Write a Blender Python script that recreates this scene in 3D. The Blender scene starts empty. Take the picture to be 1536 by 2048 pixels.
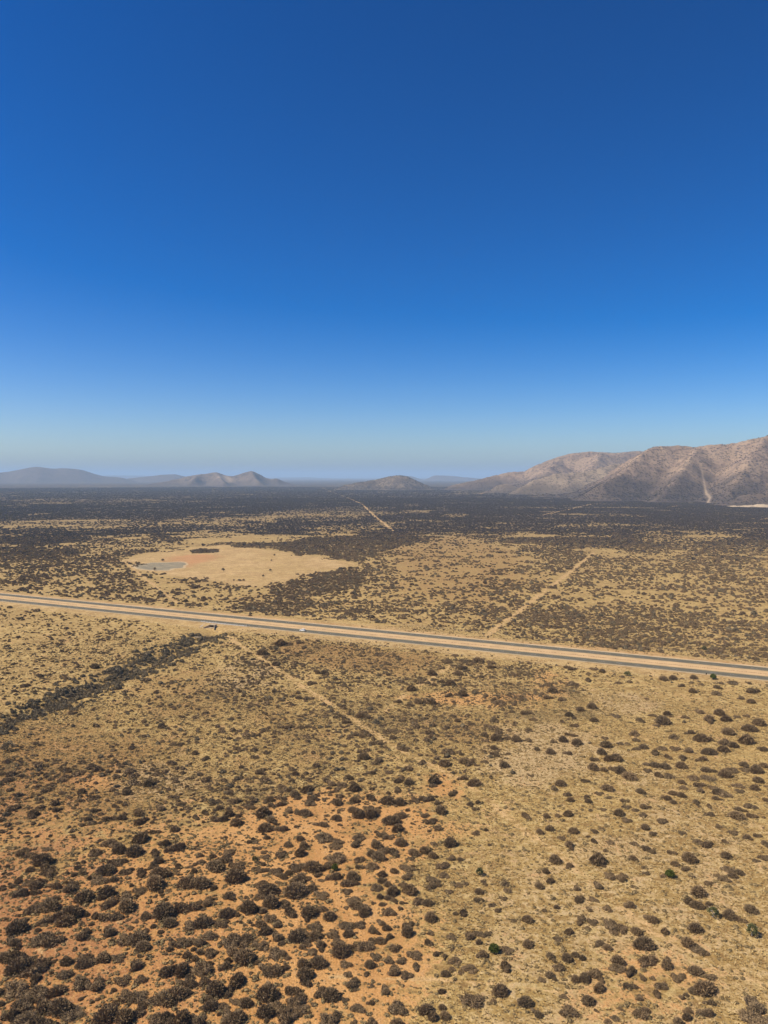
import bpy, math, random
import numpy as np
from mathutils import Vector

rng = np.random.default_rng(7)
random.seed(7)
R = math.radians
scene = bpy.context.scene
col = scene.collection

# ------------------------------------------------------------------ camera
CAM_H = 130.0                       # metres above the plain
F_PX = 1540.0                       # focal length in pixels of the 1536 x 2048 photograph
PITCH = math.atan((1024 - 953) / F_PX)
cam_data = bpy.data.cameras.new('camera')
cam_data.sensor_fit = 'VERTICAL'
cam_data.sensor_height = 36.0
cam_data.lens = F_PX / 2048 * 36.0
cam_data.clip_start = 1.0
cam_data.clip_end = 300000.0
camera = bpy.data.objects.new('camera', cam_data)
camera.location = (0, 0, CAM_H)
camera.rotation_euler = (math.pi / 2 - PITCH, 0, 0)
col.objects.link(camera)
scene.camera = camera

# ------------------------------------------------------------------ sky, sun, exposure
SUN_EL = R(49)
sun_h = np.array([-0.975, -0.22]); sun_h /= np.linalg.norm(sun_h)
SUN_ROT = math.atan2(sun_h[0], sun_h[1]) % (2 * math.pi)
world = bpy.data.worlds.new('World')
scene.world = world
world.use_nodes = True
wt = world.node_tree
wt.nodes.clear()
w_out = wt.nodes.new('ShaderNodeOutputWorld')
w_bg = wt.nodes.new('ShaderNodeBackground')
w_hs = wt.nodes.new('ShaderNodeHueSaturation')
w_sky = wt.nodes.new('ShaderNodeTexSky')
w_sky.sky_type = 'NISHITA'
w_sky.sun_disc = False
w_sky.sun_elevation = SUN_EL
w_sky.sun_rotation = SUN_ROT
w_sky.altitude = 1500
w_sky.air_density = 0.8
w_sky.dust_density = 4.0
w_sky.ozone_density = 1.0
w_hs.inputs['Saturation'].default_value = 1.45
w_hs.inputs['Hue'].default_value = 0.507
w_gm = wt.nodes.new('ShaderNodeGamma')
w_gm.inputs[1].default_value = 1.3
w_bg.inputs['Strength'].default_value = 0.084
wt.links.new(w_sky.outputs[0], w_gm.inputs[0])
wt.links.new(w_gm.outputs[0], w_hs.inputs['Color'])
wt.links.new(w_hs.outputs[0], w_bg.inputs['Color'])
wt.links.new(w_bg.outputs[0], w_out.inputs['Surface'])

sun_data = bpy.data.lights.new('sun', 'SUN')
sun_data.energy = 5.0
sun_data.angle = R(0.53)
sun_data.color = (1.0, 0.91, 0.74)
sun = bpy.data.objects.new('sun', sun_data)
to_sun = Vector((sun_h[0] * math.cos(SUN_EL), sun_h[1] * math.cos(SUN_EL), math.sin(SUN_EL)))
sun.rotation_euler = to_sun.to_track_quat('Z', 'Y').to_euler()
sun.location = (-300, -60, 400)
col.objects.link(sun)

scene.view_settings.view_transform = 'Standard'
scene.view_settings.look = 'None'
scene.view_settings.exposure = 0.12
scene.view_settings.gamma = 1.0
scene.view_settings.use_curve_mapping = False
scene.cycles.use_denoising = True
scene.cycles.max_bounces = 6
scene.cycles.diffuse_bounces = 2
scene.cycles.transparent_max_bounces = 8
scene.cycles.volume_bounces = 1
HAZE_DENSITY = 4.2e-5
HAZE_COLOR = (0.52, 0.75, 1.0)

# ------------------------------------------------------------------ numeric helpers
def smooth(a, b, x):
    t = np.clip((x - a) / (b - a), 0, 1)
    return t * t * (3 - 2 * t)

def _hash(ix, iy, seed):
    h = (ix.astype(np.int64) * 374761393 + iy.astype(np.int64) * 668265263 + seed * 1442695041) & 0xFFFFFFFF
    h = ((h ^ (h >> 13)) * 1274126177) & 0xFFFFFFFF
    h = ((h ^ (h >> 16)) * 2246822519) & 0xFFFFFFFF
    return ((h ^ (h >> 15)) & 0xFFFFFF) / float(0xFFFFFF)

def vnoise(x, y, seed=0):
    ix, iy = np.floor(x), np.floor(y)
    fx, fy = x - ix, y - iy
    fx = fx * fx * (3 - 2 * fx); fy = fy * fy * (3 - 2 * fy)
    a, b = _hash(ix, iy, seed), _hash(ix + 1, iy, seed)
    c, d = _hash(ix, iy + 1, seed), _hash(ix + 1, iy + 1, seed)
    return (a * (1 - fx) + b * fx) * (1 - fy) + (c * (1 - fx) + d * fx) * fy

def fbm(x, y, scale, octv=4, seed=0, gain=0.5):
    s, amp, tot = 0.0, 1.0, 0.0
    x = np.asarray(x, float) / scale; y = np.asarray(y, float) / scale
    for k in range(octv):
        s = s + amp * vnoise(x + 17.3 * k, y - 9.1 * k, seed + k)
        tot += amp; amp *= gain
        x = x * 2.03; y = y * 2.03
    return s / tot

SP, CP = math.sin(PITCH), math.cos(PITCH)
def ray(px, py):
    dx = (px - 768) / F_PX; dy = -(py - 1024) / F_PX
    return np.array([dx, CP + dy * SP, -SP + dy * CP])

def G(px, py, z=0.0):
    """point of the plain (height z) that the photograph shows at this pixel"""
    d = ray(px, py)
    t = (z - CAM_H) / d[2]
    return np.array([d[0] * t, d[1] * t])

def P3(px, py, dist):
    """point on a sight line at a chosen distance on the ground: crest lines of hills"""
    d = ray(px, py)
    t = dist / math.hypot(d[0], d[1])
    return np.array([d[0] * t, d[1] * t, CAM_H + d[2] * t])

def GP(pts):
    return np.array([G(*p) for p in pts])

def seg_dist(x, y, poly, closed=False):
    """distance to a polyline and the position along it"""
    best = np.full(np.shape(x), 1e12); arc = np.zeros(np.shape(x))
    n = len(poly); tot = 0.0
    for i in range(n if closed else n - 1):
        a, b = poly[i], poly[(i + 1) % n]
        dx, dy = b[0] - a[0], b[1] - a[1]
        L2 = dx * dx + dy * dy + 1e-9
        t = np.clip(((x - a[0]) * dx + (y - a[1]) * dy) / L2, 0, 1)
        d2 = (x - a[0] - t * dx) ** 2 + (y - a[1] - t * dy) ** 2
        m = d2 < best
        best = np.where(m, d2, best)
        arc = np.where(m, i + t, arc)
    return np.sqrt(best), arc

def inside(x, y, poly):
    r = np.zeros(np.shape(x), bool)
    n = len(poly)
    for i in range(n):
        (x1, y1), (x2, y2) = poly[i], poly[(i + 1) % n]
        c = ((y1 > y) != (y2 > y)) & (x < (x2 - x1) * (y - y1) / (y2 - y1 + 1e-12) + x1)
        r ^= c
    return r

def zone(x, y, poly, soft):
    """1 inside a ground polygon, fading over `soft` metres"""
    d, _ = seg_dist(x, y, poly, True)
    s = np.where(inside(x, y, poly), d, -d)
    return smooth(-soft, soft, s)

# ------------------------------------------------------------------ the plan of the place
ROAD_Z = 1.0
N0, N1 = G(0, 1199.6, ROAD_Z), G(1536, 1356.7, ROAD_Z)
F0, F1 = G(0, 1187.7, ROAD_Z), G(1536, 1340.5, ROAD_Z)
RU = (N1 - N0) / np.linalg.norm(N1 - N0)          # along the highway, left to right
RN = np.array([-RU[1], RU[0]])                    # across it, away from the camera
if RN[1] < 0: RN = -RN
GAP = float(np.mean([(F0 - N0) @ RN, (F1 - N0) @ RN]))
RC = N0 + RN * GAP / 2                            # a point of the centre line
HALF = GAP / 2
LANE_W = 10.2

def road_sd(x, y):
    rx, ry = x - RC[0], y - RC[1]
    return rx * RU[0] + ry * RU[1], rx * RN[0] + ry * RN[1]
def road_pt(s, d):
    return RC + RU * s + RN * d

CREEK = GP([(428, 1262), (402, 1277), (330, 1312), (250, 1345), (170, 1378), (90, 1408), (0, 1440), (-120, 1480)])
GULLY = GP([(335, 1450), (240, 1458), (170, 1470), (60, 1482)])
CREEK_N = GP([(470, 1232), (520, 1216), (600, 1190), (680, 1165)])

CLEARING = GP([(243, 1119), (300, 1107), (345, 1099), (440, 1089), (520, 1099), (600, 1110), (716, 1128),
               (640, 1145), (580, 1162), (540, 1176), (490, 1172), (450, 1166), (390, 1157), (330, 1152), (285, 1142)])
PAN = GP([(268, 1131), (300, 1126), (350, 1125), (378, 1129), (370, 1136), (330, 1141), (285, 1140)])
RED_PAN = GP([(345, 1113), (420, 1108), (440, 1115), (400, 1128), (380, 1134), (330, 1123)])
FAR_DARK = GP([(-500, 1130), (0, 1124), (130, 1108), (240, 1095), (440, 1085), (600, 1107), (700, 1120), (770, 1100), (830, 1082),
               (900, 1058), (960, 1074), (1080, 1084), (1180, 1092), (1300, 1100), (1536, 1088), (1950, 1085), (2100, 962), (-700, 962)])
OPENINGS = [(GP(p), s) for p, s in [
    ([(520, 1024), (600, 1017), (770, 1014), (784, 1030), (640, 1034), (520, 1033)], 60),
    ([(-300, 1040), (0, 1041), (280, 1040), (560, 1029), (740, 1030), (740, 1035), (560, 1039), (300, 1056), (0, 1057), (-300, 1057)], 60),
    ([(330, 1083), (440, 1071), (600, 1072), (600, 1078), (430, 1088), (330, 1094)], 25),
    ([(620, 1055), (720, 1047), (770, 1058), (700, 1070), (620, 1066)], 25),
    ([(60, 1100), (200, 1074), (340, 1072), (330, 1092), (200, 1112)], 30),
    ([(890, 982), (980, 979), (1010, 983), (980, 989), (900, 988)], 150),
    ([(1060, 990), (1140, 980), (1160, 984), (1080, 994)], 150),
    ([(1280, 1062), (1420, 1060), (1500, 1075), (1380, 1092), (1270, 1085)], 30),
    ([(0, 1000), (250, 998), (420, 1000), (420, 1006), (200, 1010), (0, 1008)], 150),
]]
DARKS = [(GP(p), s, v) for p, s, v in [
    ([(538, 1176), (600, 1151), (680, 1138), (730, 1145), (725, 1172), (640, 1192), (560, 1198)], 6, 1.0),
    ([(380, 1102), (400, 1098), (436, 1099), (434, 1106), (385, 1108)], 4, 1.0),
    ([(466, 1214), (560, 1203), (640, 1206), (620, 1217), (560, 1226), (480, 1223)], 5, 0.85),
    ([(1170, 1245), (1300, 1235), (1370, 1275), (1280, 1305), (1170, 1290)], 8, 0.7),
    ([(1090, 1120), (1200, 1110), (1330, 1130), (1300, 1170), (1150, 1160)], 12, 0.6),
    ([(600, 1112), (720, 1124), (760, 1105), (830, 1082), (770, 1075), (620, 1085), (560, 1098)], 10, 0.9),
]]
THICKER = [(GP(p), s, v) for p, s, v in [
    ([(480, 1285), (700, 1290), (900, 1305), (1010, 1390), (1000, 1480), (920, 1560), (700, 1580), (500, 1610), (400, 1510), (450, 1400)], 22, 0.60),
    ([(-150, 1300), (200, 1270), (380, 1290), (200, 1360), (-150, 1420)], 18, 0.42),
    ([(-150, 1560), (150, 1520), (480, 1560), (500, 1660), (150, 1720), (-150, 1740)], 18, 0.62),
    ([(880, 1318), (1130, 1345), (1180, 1420), (1040, 1450), (940, 1400)], 10, 0.75),
    ([(770, 1118), (850, 1084), (910, 1066), (1010, 1088), (1060, 1120), (970, 1165), (800, 1172)], 25, 0.36),
    ([(1380, 1090), (1560, 1090), (1560, 1180), (1430, 1190)], 25, 0.6),
    ([(1080, 1180), (1330, 1175), (1420, 1210), (1200, 1232)], 14, 0.46),
    ([(0, 1150), (240, 1140), (330, 1190), (0, 1172)], 14, 0.62),
]]
ORANGE = [(GP(p), s, v) for p, s, v in [
    ([(440, 1640), (540, 1600), (640, 1580), (760, 1602), (860, 1600), (890, 1650), (830, 1720), (770, 1790), (850, 1850), (860, 1960), (760, 2060),
      (0, 2120), (-200, 1900), (0, 1800), (170, 1720), (330, 1680)], 7, 0.85),
    ([(-250, 1640), (200, 1640), (450, 1630), (450, 1780), (-250, 1880)], 12, 0.62),
    ([(830, 1560), (900, 1550), (950, 1580), (930, 1600), (860, 1590)], 4, 0.8),
    ([(790, 1400), (900, 1385), (1080, 1390), (1090, 1410), (900, 1420)], 6, 0.7),
    ([(1090, 1290), (1300, 1303), (1420, 1330), (1300, 1322), (1090, 1304)], 3, 0.6),
    ([(1060, 1340), (1130, 1350), (1150, 1400), (1080, 1390)], 5, 0.6),
    ([(150, 1560), (230, 1540), (240, 1580), (170, 1590)], 4, 0.75),
    ([(1180, 1950), (1300, 1930), (1440, 1960), (1400, 2010), (1250, 2000)], 5, 0.65),
    ([(-100, 1620), (100, 1600), (160, 1700), (60, 1800), (-100, 1800)], 12, 0.75),
    ([(1280, 1840), (1420, 1880), (1400, 1910), (1290, 1870)], 4, 0.5),
]]
REDS = [(GP(p), s, v) for p, s, v in [
    ([(-100, 1760), (60, 1770), (150, 1860), (130, 1960), (0, 1990), (-100, 1980)], 8, 0.8),
    ([(345, 1113), (420, 1108), (440, 1115), (400, 1128), (380, 1134), (330, 1123)], 10, 0.85),
    ([(-250, 1660), (120, 1680), (330, 1740), (420, 1850), (380, 2000), (200, 2100), (-250, 2150)], 16, 0.62),
    ([(-250, 1480), (60, 1500), (220, 1560), (200, 1620), (-250, 1680)], 16, 0.45),
]]
BROWN = [(GP(p), s, v) for p, s, v in [
    ([(-200, 1440), (150, 1440), (380, 1480), (420, 1580), (300, 1660), (150, 1690), (-200, 1760)], 18, 0.85),
    ([(540, 1280), (680, 1290), (860, 1310), (880, 1360), (700, 1350), (560, 1320)], 8, 0.7),
    ([(840, 1440), (980, 1430), (1010, 1490), (880, 1500)], 8, 0.6),
    ([(230, 1360), (420, 1330), (520, 1370), (420, 1450), (260, 1440)], 10, 0.5),
    ([(500, 1400), (640, 1420), (680, 1520), (540, 1560), (470, 1480)], 10, 0.45),
    ([(760, 1100), (900, 1066), (1040, 1100), (1100, 1170), (960, 1230), (780, 1190)], 20, 0.5),
    ([(960, 1660), (1040, 1650), (1060, 1740), (980, 1760)], 6, 0.5),
]]
PALE = [(GP(p), s, v) for p, s, v in [
    ([(1000, 1660), (1300, 1600), (1560, 1660), (1700, 2150), (880, 2150), (900, 1850)], 14, 0.50),
    ([(1000, 1470), (1110, 1440), (1240, 1490), (1210, 1560), (1060, 1590), (960, 1540)], 8, 0.8),
    ([(240, 1540), (380, 1520), (420, 1580), (330, 1610), (230, 1590)], 8, 0.6),
    ([(1230, 1540), (1330, 1530), (1350, 1580), (1260, 1590)], 6, 0.7),
    ([(430, 1330), (530, 1320), (580, 1370), (500, 1400), (430, 1390)], 8, 0.5),
    ([(1180, 1390), (1300, 1380), (1340, 1430), (1220, 1440)], 6, 0.6),
]]
TRACED = GP([(0, 1660), (300, 1660), (500, 1650), (1000, 1640), (1030, 1420), (1130, 1380), (1290, 1360), (1440, 1372), (1600, 1385), (1700, 2200), (-150, 2200), (-100, 1700)])
THICKET = GP([(-150, 1720), (150, 1690), (420, 1660), (560, 1680), (640, 1800), (640, 2150), (-150, 2150)])

TRACKS = [  # pixels along each track, width in metres, strength of its colour
    ('firebreak', [(452, 1270), (478, 1290), (539, 1330), (612, 1380), (662, 1413), (719, 1450), (779, 1490), (845, 1527), (912, 1557), (985, 1610), (1057, 1665), (1111, 1701)], 4.2, 0.58),
    ('firebreak', [(1111, 1701), (1200, 1775), (1301, 1858), (1420, 1915), (1560, 1982)], 3.2, 0.55),
    ('double', [(973, 1272), (1010, 1244), (1048, 1215), (1113, 1165), (1188, 1105)], 6.5, 0.75),
    ('double', [(903, 1331), (860, 1360), (812, 1391), (770, 1425)], 3.2, 0.62),
    ('pale', [(245, 1121), (270, 1142), (300, 1165), (357, 1207)], 4.5, 0.65),
    ('pale', [(-60, 1148), (0, 1143), (80, 1138), (170, 1132), (240, 1121)], 7.0, 0.6),
    ('far', [(640, 974), (668, 986), (700, 998), (725, 1009), (752, 1034), (787, 1062)], 7.0, 0.95),
    ('pale', [(440, 1090), (520, 1100), (600, 1111), (716, 1129)], 5.0, 0.6),
    ('far', [(1085, 1029), (1130, 1020), (1185, 1008), (1226, 1004)], 11.0, 0.8),
    ('far', [(1335, 1014), (1362, 1010)], 10.0, 0.8),
    ('far', [(962, 988), (977, 981)], 14.0, 0.8),
    ('foot', [(630, 1948), (760, 1954), (900, 1960), (1024, 1967), (1130, 1985), (1200, 2010)], 0.7, 0.8),
]
TRACKS = [(k, GP(p), w, s) for k, p, w, s in TRACKS]

# ------------------------------------------------------------------ terrain height
def height(x, y):
    x = np.asarray(x, float); y = np.asarray(y, float)
    r = np.hypot(x, y)
    und = (fbm(x, y, 220, 3, 11) - 0.5) * 3.2 * (1 - smooth(900, 2500, r)) + (fbm(x, y, 2400, 2, 23) - 0.5) * 10 * smooth(1200, 4000, r)
    fine = (fbm(x, y, 26, 2, 31) - 0.5) * 0.5 * (1 - smooth(350, 900, r))
    h = und + fine
    dc, _ = seg_dist(x, y, CREEK)
    h = h - 2.6 * np.exp(-(dc / 7.0) ** 2) - 0.9 * np.exp(-(dc / 22.0) ** 2)
    dg, _ = seg_dist(x, y, GULLY)
    h = h - 0.9 * np.exp(-(dg / 4.0) ** 2)
    s, d = road_sd(x, y)
    k = 1 - smooth(21, 40, np.abs(d))
    k = np.where(np.abs(d) < 21, 1.0, k)
    h = h * (1 - k) + (ROAD_Z - 0.16) * k
    return h

# ------------------------------------------------------------------ scrub density on the plain
def scrub(x, y):
    x = np.asarray(x, float); y = np.asarray(y, float)
    r = np.hypot(x, y)
    s, d = road_sd(x, y)
    big = fbm(x, y, 140, 4, 41)
    v = 0.34 + 0.55 * (big - 0.5)
    beyond = smooth(20, 60, d)
    v = v + beyond * (0.16 + 0.9 * (fbm(x, y, 90, 3, 47) - 0.5))
    wx = x + (fbm(x, y, 80, 3, 5) - 0.5) * 90; wy = y + (fbm(x, y, 80, 3, 6) - 0.5) * 90
    fd = zone(wx, wy, FAR_DARK, 90)
    far = 0.97 - 0.22 * smooth(0.55, 0.75, fbm(x, y, 330, 4, 51)) - 0.18 * smooth(0.56, 0.7, fbm(x, y, 900, 4, 53))
    far = far - 0.55 * smooth(0.60, 0.68, fbm(x, y, 120, 4, 57))
    v = v * (1 - fd) + far.clip(0.10) * fd
    for poly, so in OPENINGS:
        o = zone(wx, wy, poly, so)
        v = v * (1 - o * 0.50)
    for poly, so, val in DARKS:
        o = zone(x, y, poly, so)
        v = v * (1 - o) + val * o
    for poly, so, val in THICKER:
        o = zone(wx, wy, poly, so)
        v = v * (1 - o) + val * (0.35 + 1.3 * fbm(x, y, 24, 3, 63)) * o
    cl = zone(x + (fbm(x, y, 30, 3, 15) - .5) * 60, y + (fbm(x, y, 30, 3, 16) - .5) * 110, CLEARING, 20) * (1 - zone(x, y, DARKS[1][0], 4))
    v = v * (1 - cl * 0.94)
    dc, _ = seg_dist(x, y, CREEK)
    v = np.maximum(v, (1.6 * fbm(x, y, 16, 3, 77) - .10).clip(0, 0.95) * np.exp(-(dc / 20.0) ** 4))
    dn, _ = seg_dist(x, y, CREEK_N)
    v = np.maximum(v, 0.7 * np.exp(-(dn / 14.0) ** 4))
    v = np.where(np.abs(d) < 32 + 5 * fbm(x, y, 20, 2, 61), v * 0.03 * (np.abs(d) > 24), v)
    cm = G(424, 1260)
    v = v * smooth(9, 20, np.hypot((x - cm[0]) * .8, y - cm[1]))      # bare fan of sand at the culvert mouth
    for kind, pts, w, st in TRACKS:
        dt, _ = seg_dist(x, y, pts)
        v = v * (1 - st * smooth(w * (.45 + .6 * vnoise(x / 5, y / 5, 3)), w * .2, dt))
    return np.clip(v, 0, 1)

# ------------------------------------------------------------------ materials
def new_mat(name, rough=0.9):
    m = bpy.data.materials.new(name)
    m.use_nodes = True
    nt = m.node_tree
    b = nt.nodes['Principled BSDF']
    b.inputs['Roughness'].default_value = rough
    b.inputs['Specular IOR Level'].default_value = 0.15
    return m, nt, b

class NB:
    """small helper that writes node graphs"""
    def __init__(s, nt): s.nt = nt
    def n(s, t, **kw):
        nd = s.nt.nodes.new(t)
        for k, v in kw.items(): setattr(nd, k, v)
        return nd
    def link(s, a, b): s.nt.links.new(a, b)
    def put(s, sock, v):
        if isinstance(v, bpy.types.NodeSocket): s.link(v, sock)
        elif isinstance(v, (tuple, list)) and len(v) == 3 and sock.type == 'RGBA': sock.default_value = (*v, 1)
        else: sock.default_value = v
    def mix(s, f, a, b, mode='MIX'):
        nd = s.n('ShaderNodeMix', data_type='RGBA', blend_type=mode)
        s.put(nd.inputs[0], f); s.put(nd.inputs[6], a); s.put(nd.inputs[7], b)
        return nd.outputs[2]
    def math(s, op, a, b=0.0, clamp=False):
        nd = s.n('ShaderNodeMath', operation=op, use_clamp=clamp)
        s.put(nd.inputs[0], a); s.put(nd.inputs[1], b)
        return nd.outputs[0]
    def ramp(s, v, a, b, c=0.0, d=1.0):
        nd = s.n('ShaderNodeMapRange', interpolation_type='SMOOTHSTEP')
        s.put(nd.inputs[0], v)
        for i, q in enumerate((a, b, c, d)): nd.inputs[i + 1].default_value = q
        return nd.outputs[0]
    def pos(s, scale=(1, 1, 1)):
        g = s.n('ShaderNodeNewGeometry')
        if scale == (1, 1, 1): return g.outputs['Position']
        m = s.n('ShaderNodeVectorMath', operation='MULTIPLY')
        s.link(g.outputs['Position'], m.inputs[0]); m.inputs[1].default_value = scale
        return m.outputs[0]
    def noise(s, vec, scale, detail=3.0, rough=0.55):
        nd = s.n('ShaderNodeTexNoise')
        s.link(vec, nd.inputs['Vector'])
        nd.inputs['Scale'].default_value = scale; nd.inputs['Detail'].default_value = detail
        nd.inputs['Roughness'].default_value = rough
        return nd.outputs['Fac']
    def attr(s, name):
        nd = s.n('ShaderNodeAttribute', attribute_name=name)
        sp = s.n('ShaderNodeSeparateColor')
        s.link(nd.outputs['Color'], sp.inputs[0])
        return sp.outputs
    def bump(s, h, strength, dist, bsdf):
        nd = s.n('ShaderNodeBump')
        nd.inputs['Strength'].default_value = strength; nd.inputs['Distance'].default_value = dist
        s.link(h, nd.inputs['Height']); s.link(nd.outputs[0], bsdf.inputs['Normal'])

def plain_mat(name, c, rough=0.8, var=0.15, scale=2.0, metallic=0.0):
    m, nt, b = new_mat(name, rough)
    q = NB(nt)
    f = q.noise(q.pos(), scale, 3)
    dark = tuple(v * (1 - var) for v in c); light = tuple(min(1, v * (1 + var)) for v in c)
    q.link(q.mix(f, dark, light), b.inputs['Base Color'])
    b.inputs['Metallic'].default_value = metallic
    return m

def ground_material():
    m, nt, b = new_mat('ground', 0.95)
    q = NB(nt)
    p = q.pos((1, 1, 0))
    zA = q.attr('zone_a'); zB = q.attr('zone_b'); zC = q.attr('zone_c')
    n_big = q.noise(p, 0.012, 4); n_mid = q.noise(p, 0.07, 4); n_small = q.noise(p, 0.42, 4, 0.6); n_tuft = q.noise(p, 1.7, 3, 0.6)
    straw = q.mix(q.ramp(n_mid, 0.35, 0.65), (0.325, 0.228, 0.088), (0.470, 0.345, 0.145))
    straw = q.mix(q.ramp(n_big, 0.40, 0.66, 0, 0.6), straw, (0.300, 0.200, 0.080))
    straw = q.mix(q.ramp(n_small, 0.50, 0.68, 0, 0.75), straw, (0.560, 0.445, 0.225))
    straw = q.mix(q.ramp(n_small, 0.50, 0.34, 0, 0.75), straw, (0.200, 0.125, 0.052))
    n_m2 = q.noise(p, 0.16, 4, 0.62)
    straw = q.mix(q.ramp(n_m2, 0.52, 0.66, 0, 0.62), straw, (0.230, 0.145, 0.060))
    straw = q.mix(q.ramp(n_m2, 0.46, 0.33, 0, 0.55), straw, (0.550, 0.440, 0.220))
    orange = q.mix(q.ramp(n_mid, 0.3, 0.7), (0.440, 0.225, 0.085), (0.540, 0.310, 0.130))
    brown = q.mix(q.ramp(n_small, 0.35, 0.65), (0.190, 0.108, 0.040), (0.360, 0.225, 0.090))
    pale = q.mix(q.ramp(n_small, 0.3, 0.7), (0.370, 0.268, 0.150), (0.510, 0.395, 0.238))
    # a zone's edge is broken up by the noise
    def edge(v, lo=0.22, hi=0.80, top=0.9):
        k = q.math('ADD', v, q.math('MULTIPLY', q.math('SUBTRACT', n_small, 0.5), 2.0))
        k = q.math('ADD', k, q.math('MULTIPLY', q.math('SUBTRACT', n_mid, 0.5), 1.8))
        return q.ramp(k, lo, hi, 0, top)
    c = q.mix(edge(zA[1]), straw, brown)
    c = q.mix(edge(zA[2]), c, pale)
    c = q.mix(edge(zA[0]), c, orange)
    c = q.mix(edge(zC[0]), c, (0.315, 0.150, 0.068))
    # clearing, pan, roadside sand
    bare = q.mix(q.ramp(n_mid, 0.3, 0.7), (0.400, 0.265, 0.125), (0.530, 0.385, 0.205))
    n_c = q.noise(p, 0.028, 5, 0.65)
    bare = q.mix(q.ramp(n_c, 0.50, 0.62, 0, 0.65), bare, (0.330, 0.215, 0.100))
    bare = q.mix(q.ramp(n_c, 0.45, 0.34, 0, 0.55), bare, (0.600, 0.455, 0.260))
    bare = q.mix(q.ramp(n_m2, 0.50, 0.64, 0, 0.7), bare, (0.300, 0.200, 0.090))
    bare = q.mix(q.ramp(n_small, 0.50, 0.62, 0, 0.5), bare, (0.600, 0.480, 0.290))
    c = q.mix(q.math('MULTIPLY', zB[1], 0.85), c, bare)
    c = q.mix(q.math('MULTIPLY', edge(zC[0]), zB[1]), c, (0.45, 0.235, 0.115))
    pan = q.mix(q.ramp(n_mid, 0.35, 0.6), (0.165, 0.160, 0.128), (0.270, 0.245, 0.185))
    c = q.mix(q.ramp(zB[2], 0.08, 0.34, 0, 0.75), c, (0.520, 0.420, 0.290))
    c = q.mix(q.ramp(q.math('ADD', zB[2], q.math('MULTIPLY', q.math('SUBTRACT', n_mid, 0.5), 0.5)), 0.40, 0.60, 0, 0.95), c, pan)
    # scrub seen from so far that single plants run together, with bare gaps
    nf = q.noise(p, 0.022, 5, 0.62); nf2 = q.noise(p, 0.0045, 5, 0.6)
    gap = q.math('MULTIPLY', q.ramp(nf, 0.56, 0.68), q.ramp(nf2, 0.42, 0.62))
    dark = q.mix(q.ramp(n_mid, 0.3, 0.7), (0.032, 0.026, 0.024), (0.058, 0.045, 0.038))
    dark = q.mix(q.math('MULTIPLY', gap, 0.45), dark, (0.300, 0.235, 0.155))
    c = q.mix(zB[0], c, dark)
    # tracks worn into the ground
    tr = q.mix(q.ramp(n_small, 0.3, 0.7), (0.420, 0.270, 0.125), (0.560, 0.400, 0.215))
    c = q.mix(edge(zC[1], 0.22, 0.85), c, tr)
    c = q.mix(q.ramp(n_tuft, 0.53, 0.70, 0, 0.5), c, q.mix(0.5, c, (0.75, 0.62, 0.42)))
    c = q.mix(q.ramp(n_tuft, 0.47, 0.32, 0, 0.75), c, q.mix(0.70, c, (0.11, 0.07, 0.032)))
    c = q.mix(1.0, c, (1.06, 0.985, 0.84), 'MULTIPLY')      # warm tint over every ground colour
    q.link(c, b.inputs['Base Color'])
    hb = q.math('ADD', n_tuft, q.math('MULTIPLY', n_small, 1.5))
    q.bump(hb, 0.9, 0.40, b)
    return m

# ------------------------------------------------------------------ mesh helpers
def mesh_from(name, verts, faces, mats=(), smooth_shade=False):
    me = bpy.data.meshes.new(name)
    me.from_pydata([tuple(v) for v in verts], [], [tuple(f) for f in faces])
    for m in mats: me.materials.append(m)
    if smooth_shade: me.polygons.foreach_set('use_smooth', np.ones(len(me.polygons), bool))
    me.update()
    return me

def grid_mesh(name, X, Y, Z, mat, keep=None, flip=False):
    ny, nx = X.shape
    co = np.stack([X, Y, Z], -1).reshape(-1, 3).astype(np.float32)
    idx = np.arange(ny * nx).reshape(ny, nx)
    q = np.stack([idx[:-1, :-1], idx[:-1, 1:], idx[1:, 1:], idx[1:, :-1]], -1).reshape(-1, 4)
    if flip: q = q[:, ::-1]
    if keep is not None: q = q[keep.reshape(-1)]
    me = bpy.data.meshes.new(name)
    me.vertices.add(len(co)); me.vertices.foreach_set('co', co.ravel())
    me.loops.add(len(q) * 4); me.loops.foreach_set('vertex_index', q.ravel().astype(np.int32))
    me.polygons.add(len(q))
    me.polygons.foreach_set('loop_start', (np.arange(len(q)) * 4).astype(np.int32))
    me.polygons.foreach_set('loop_total', np.full(len(q), 4, np.int32))
    me.polygons.foreach_set('use_smooth', np.ones(len(q), bool))
    me.materials.append(mat)
    me.update(calc_edges=True)
    me.validate()
    return me

def add_attr(me, name, rgb):
    a = me.attributes.new(name, 'FLOAT_COLOR', 'POINT')
    d = np.ones((len(me.vertices), 4), np.float32)
    d[:, :3] = rgb
    a.data.foreach_set('color', d.ravel())

def link(name, me, parent=None, label=None, cat=None, group=None, kind=None, loc=None, rotz=None):
    o = bpy.data.objects.new(name, me)
    col.objects.link(o)
    if parent is not None: o.parent = parent
    if label: o['label'] = label
    if cat: o['category'] = cat
    if group: o['group'] = group
    if kind: o['kind'] = kind
    if loc is not None: o.location = loc
    if rotz is not None: o.rotation_euler = (0, 0, rotz)
    return o

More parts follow.
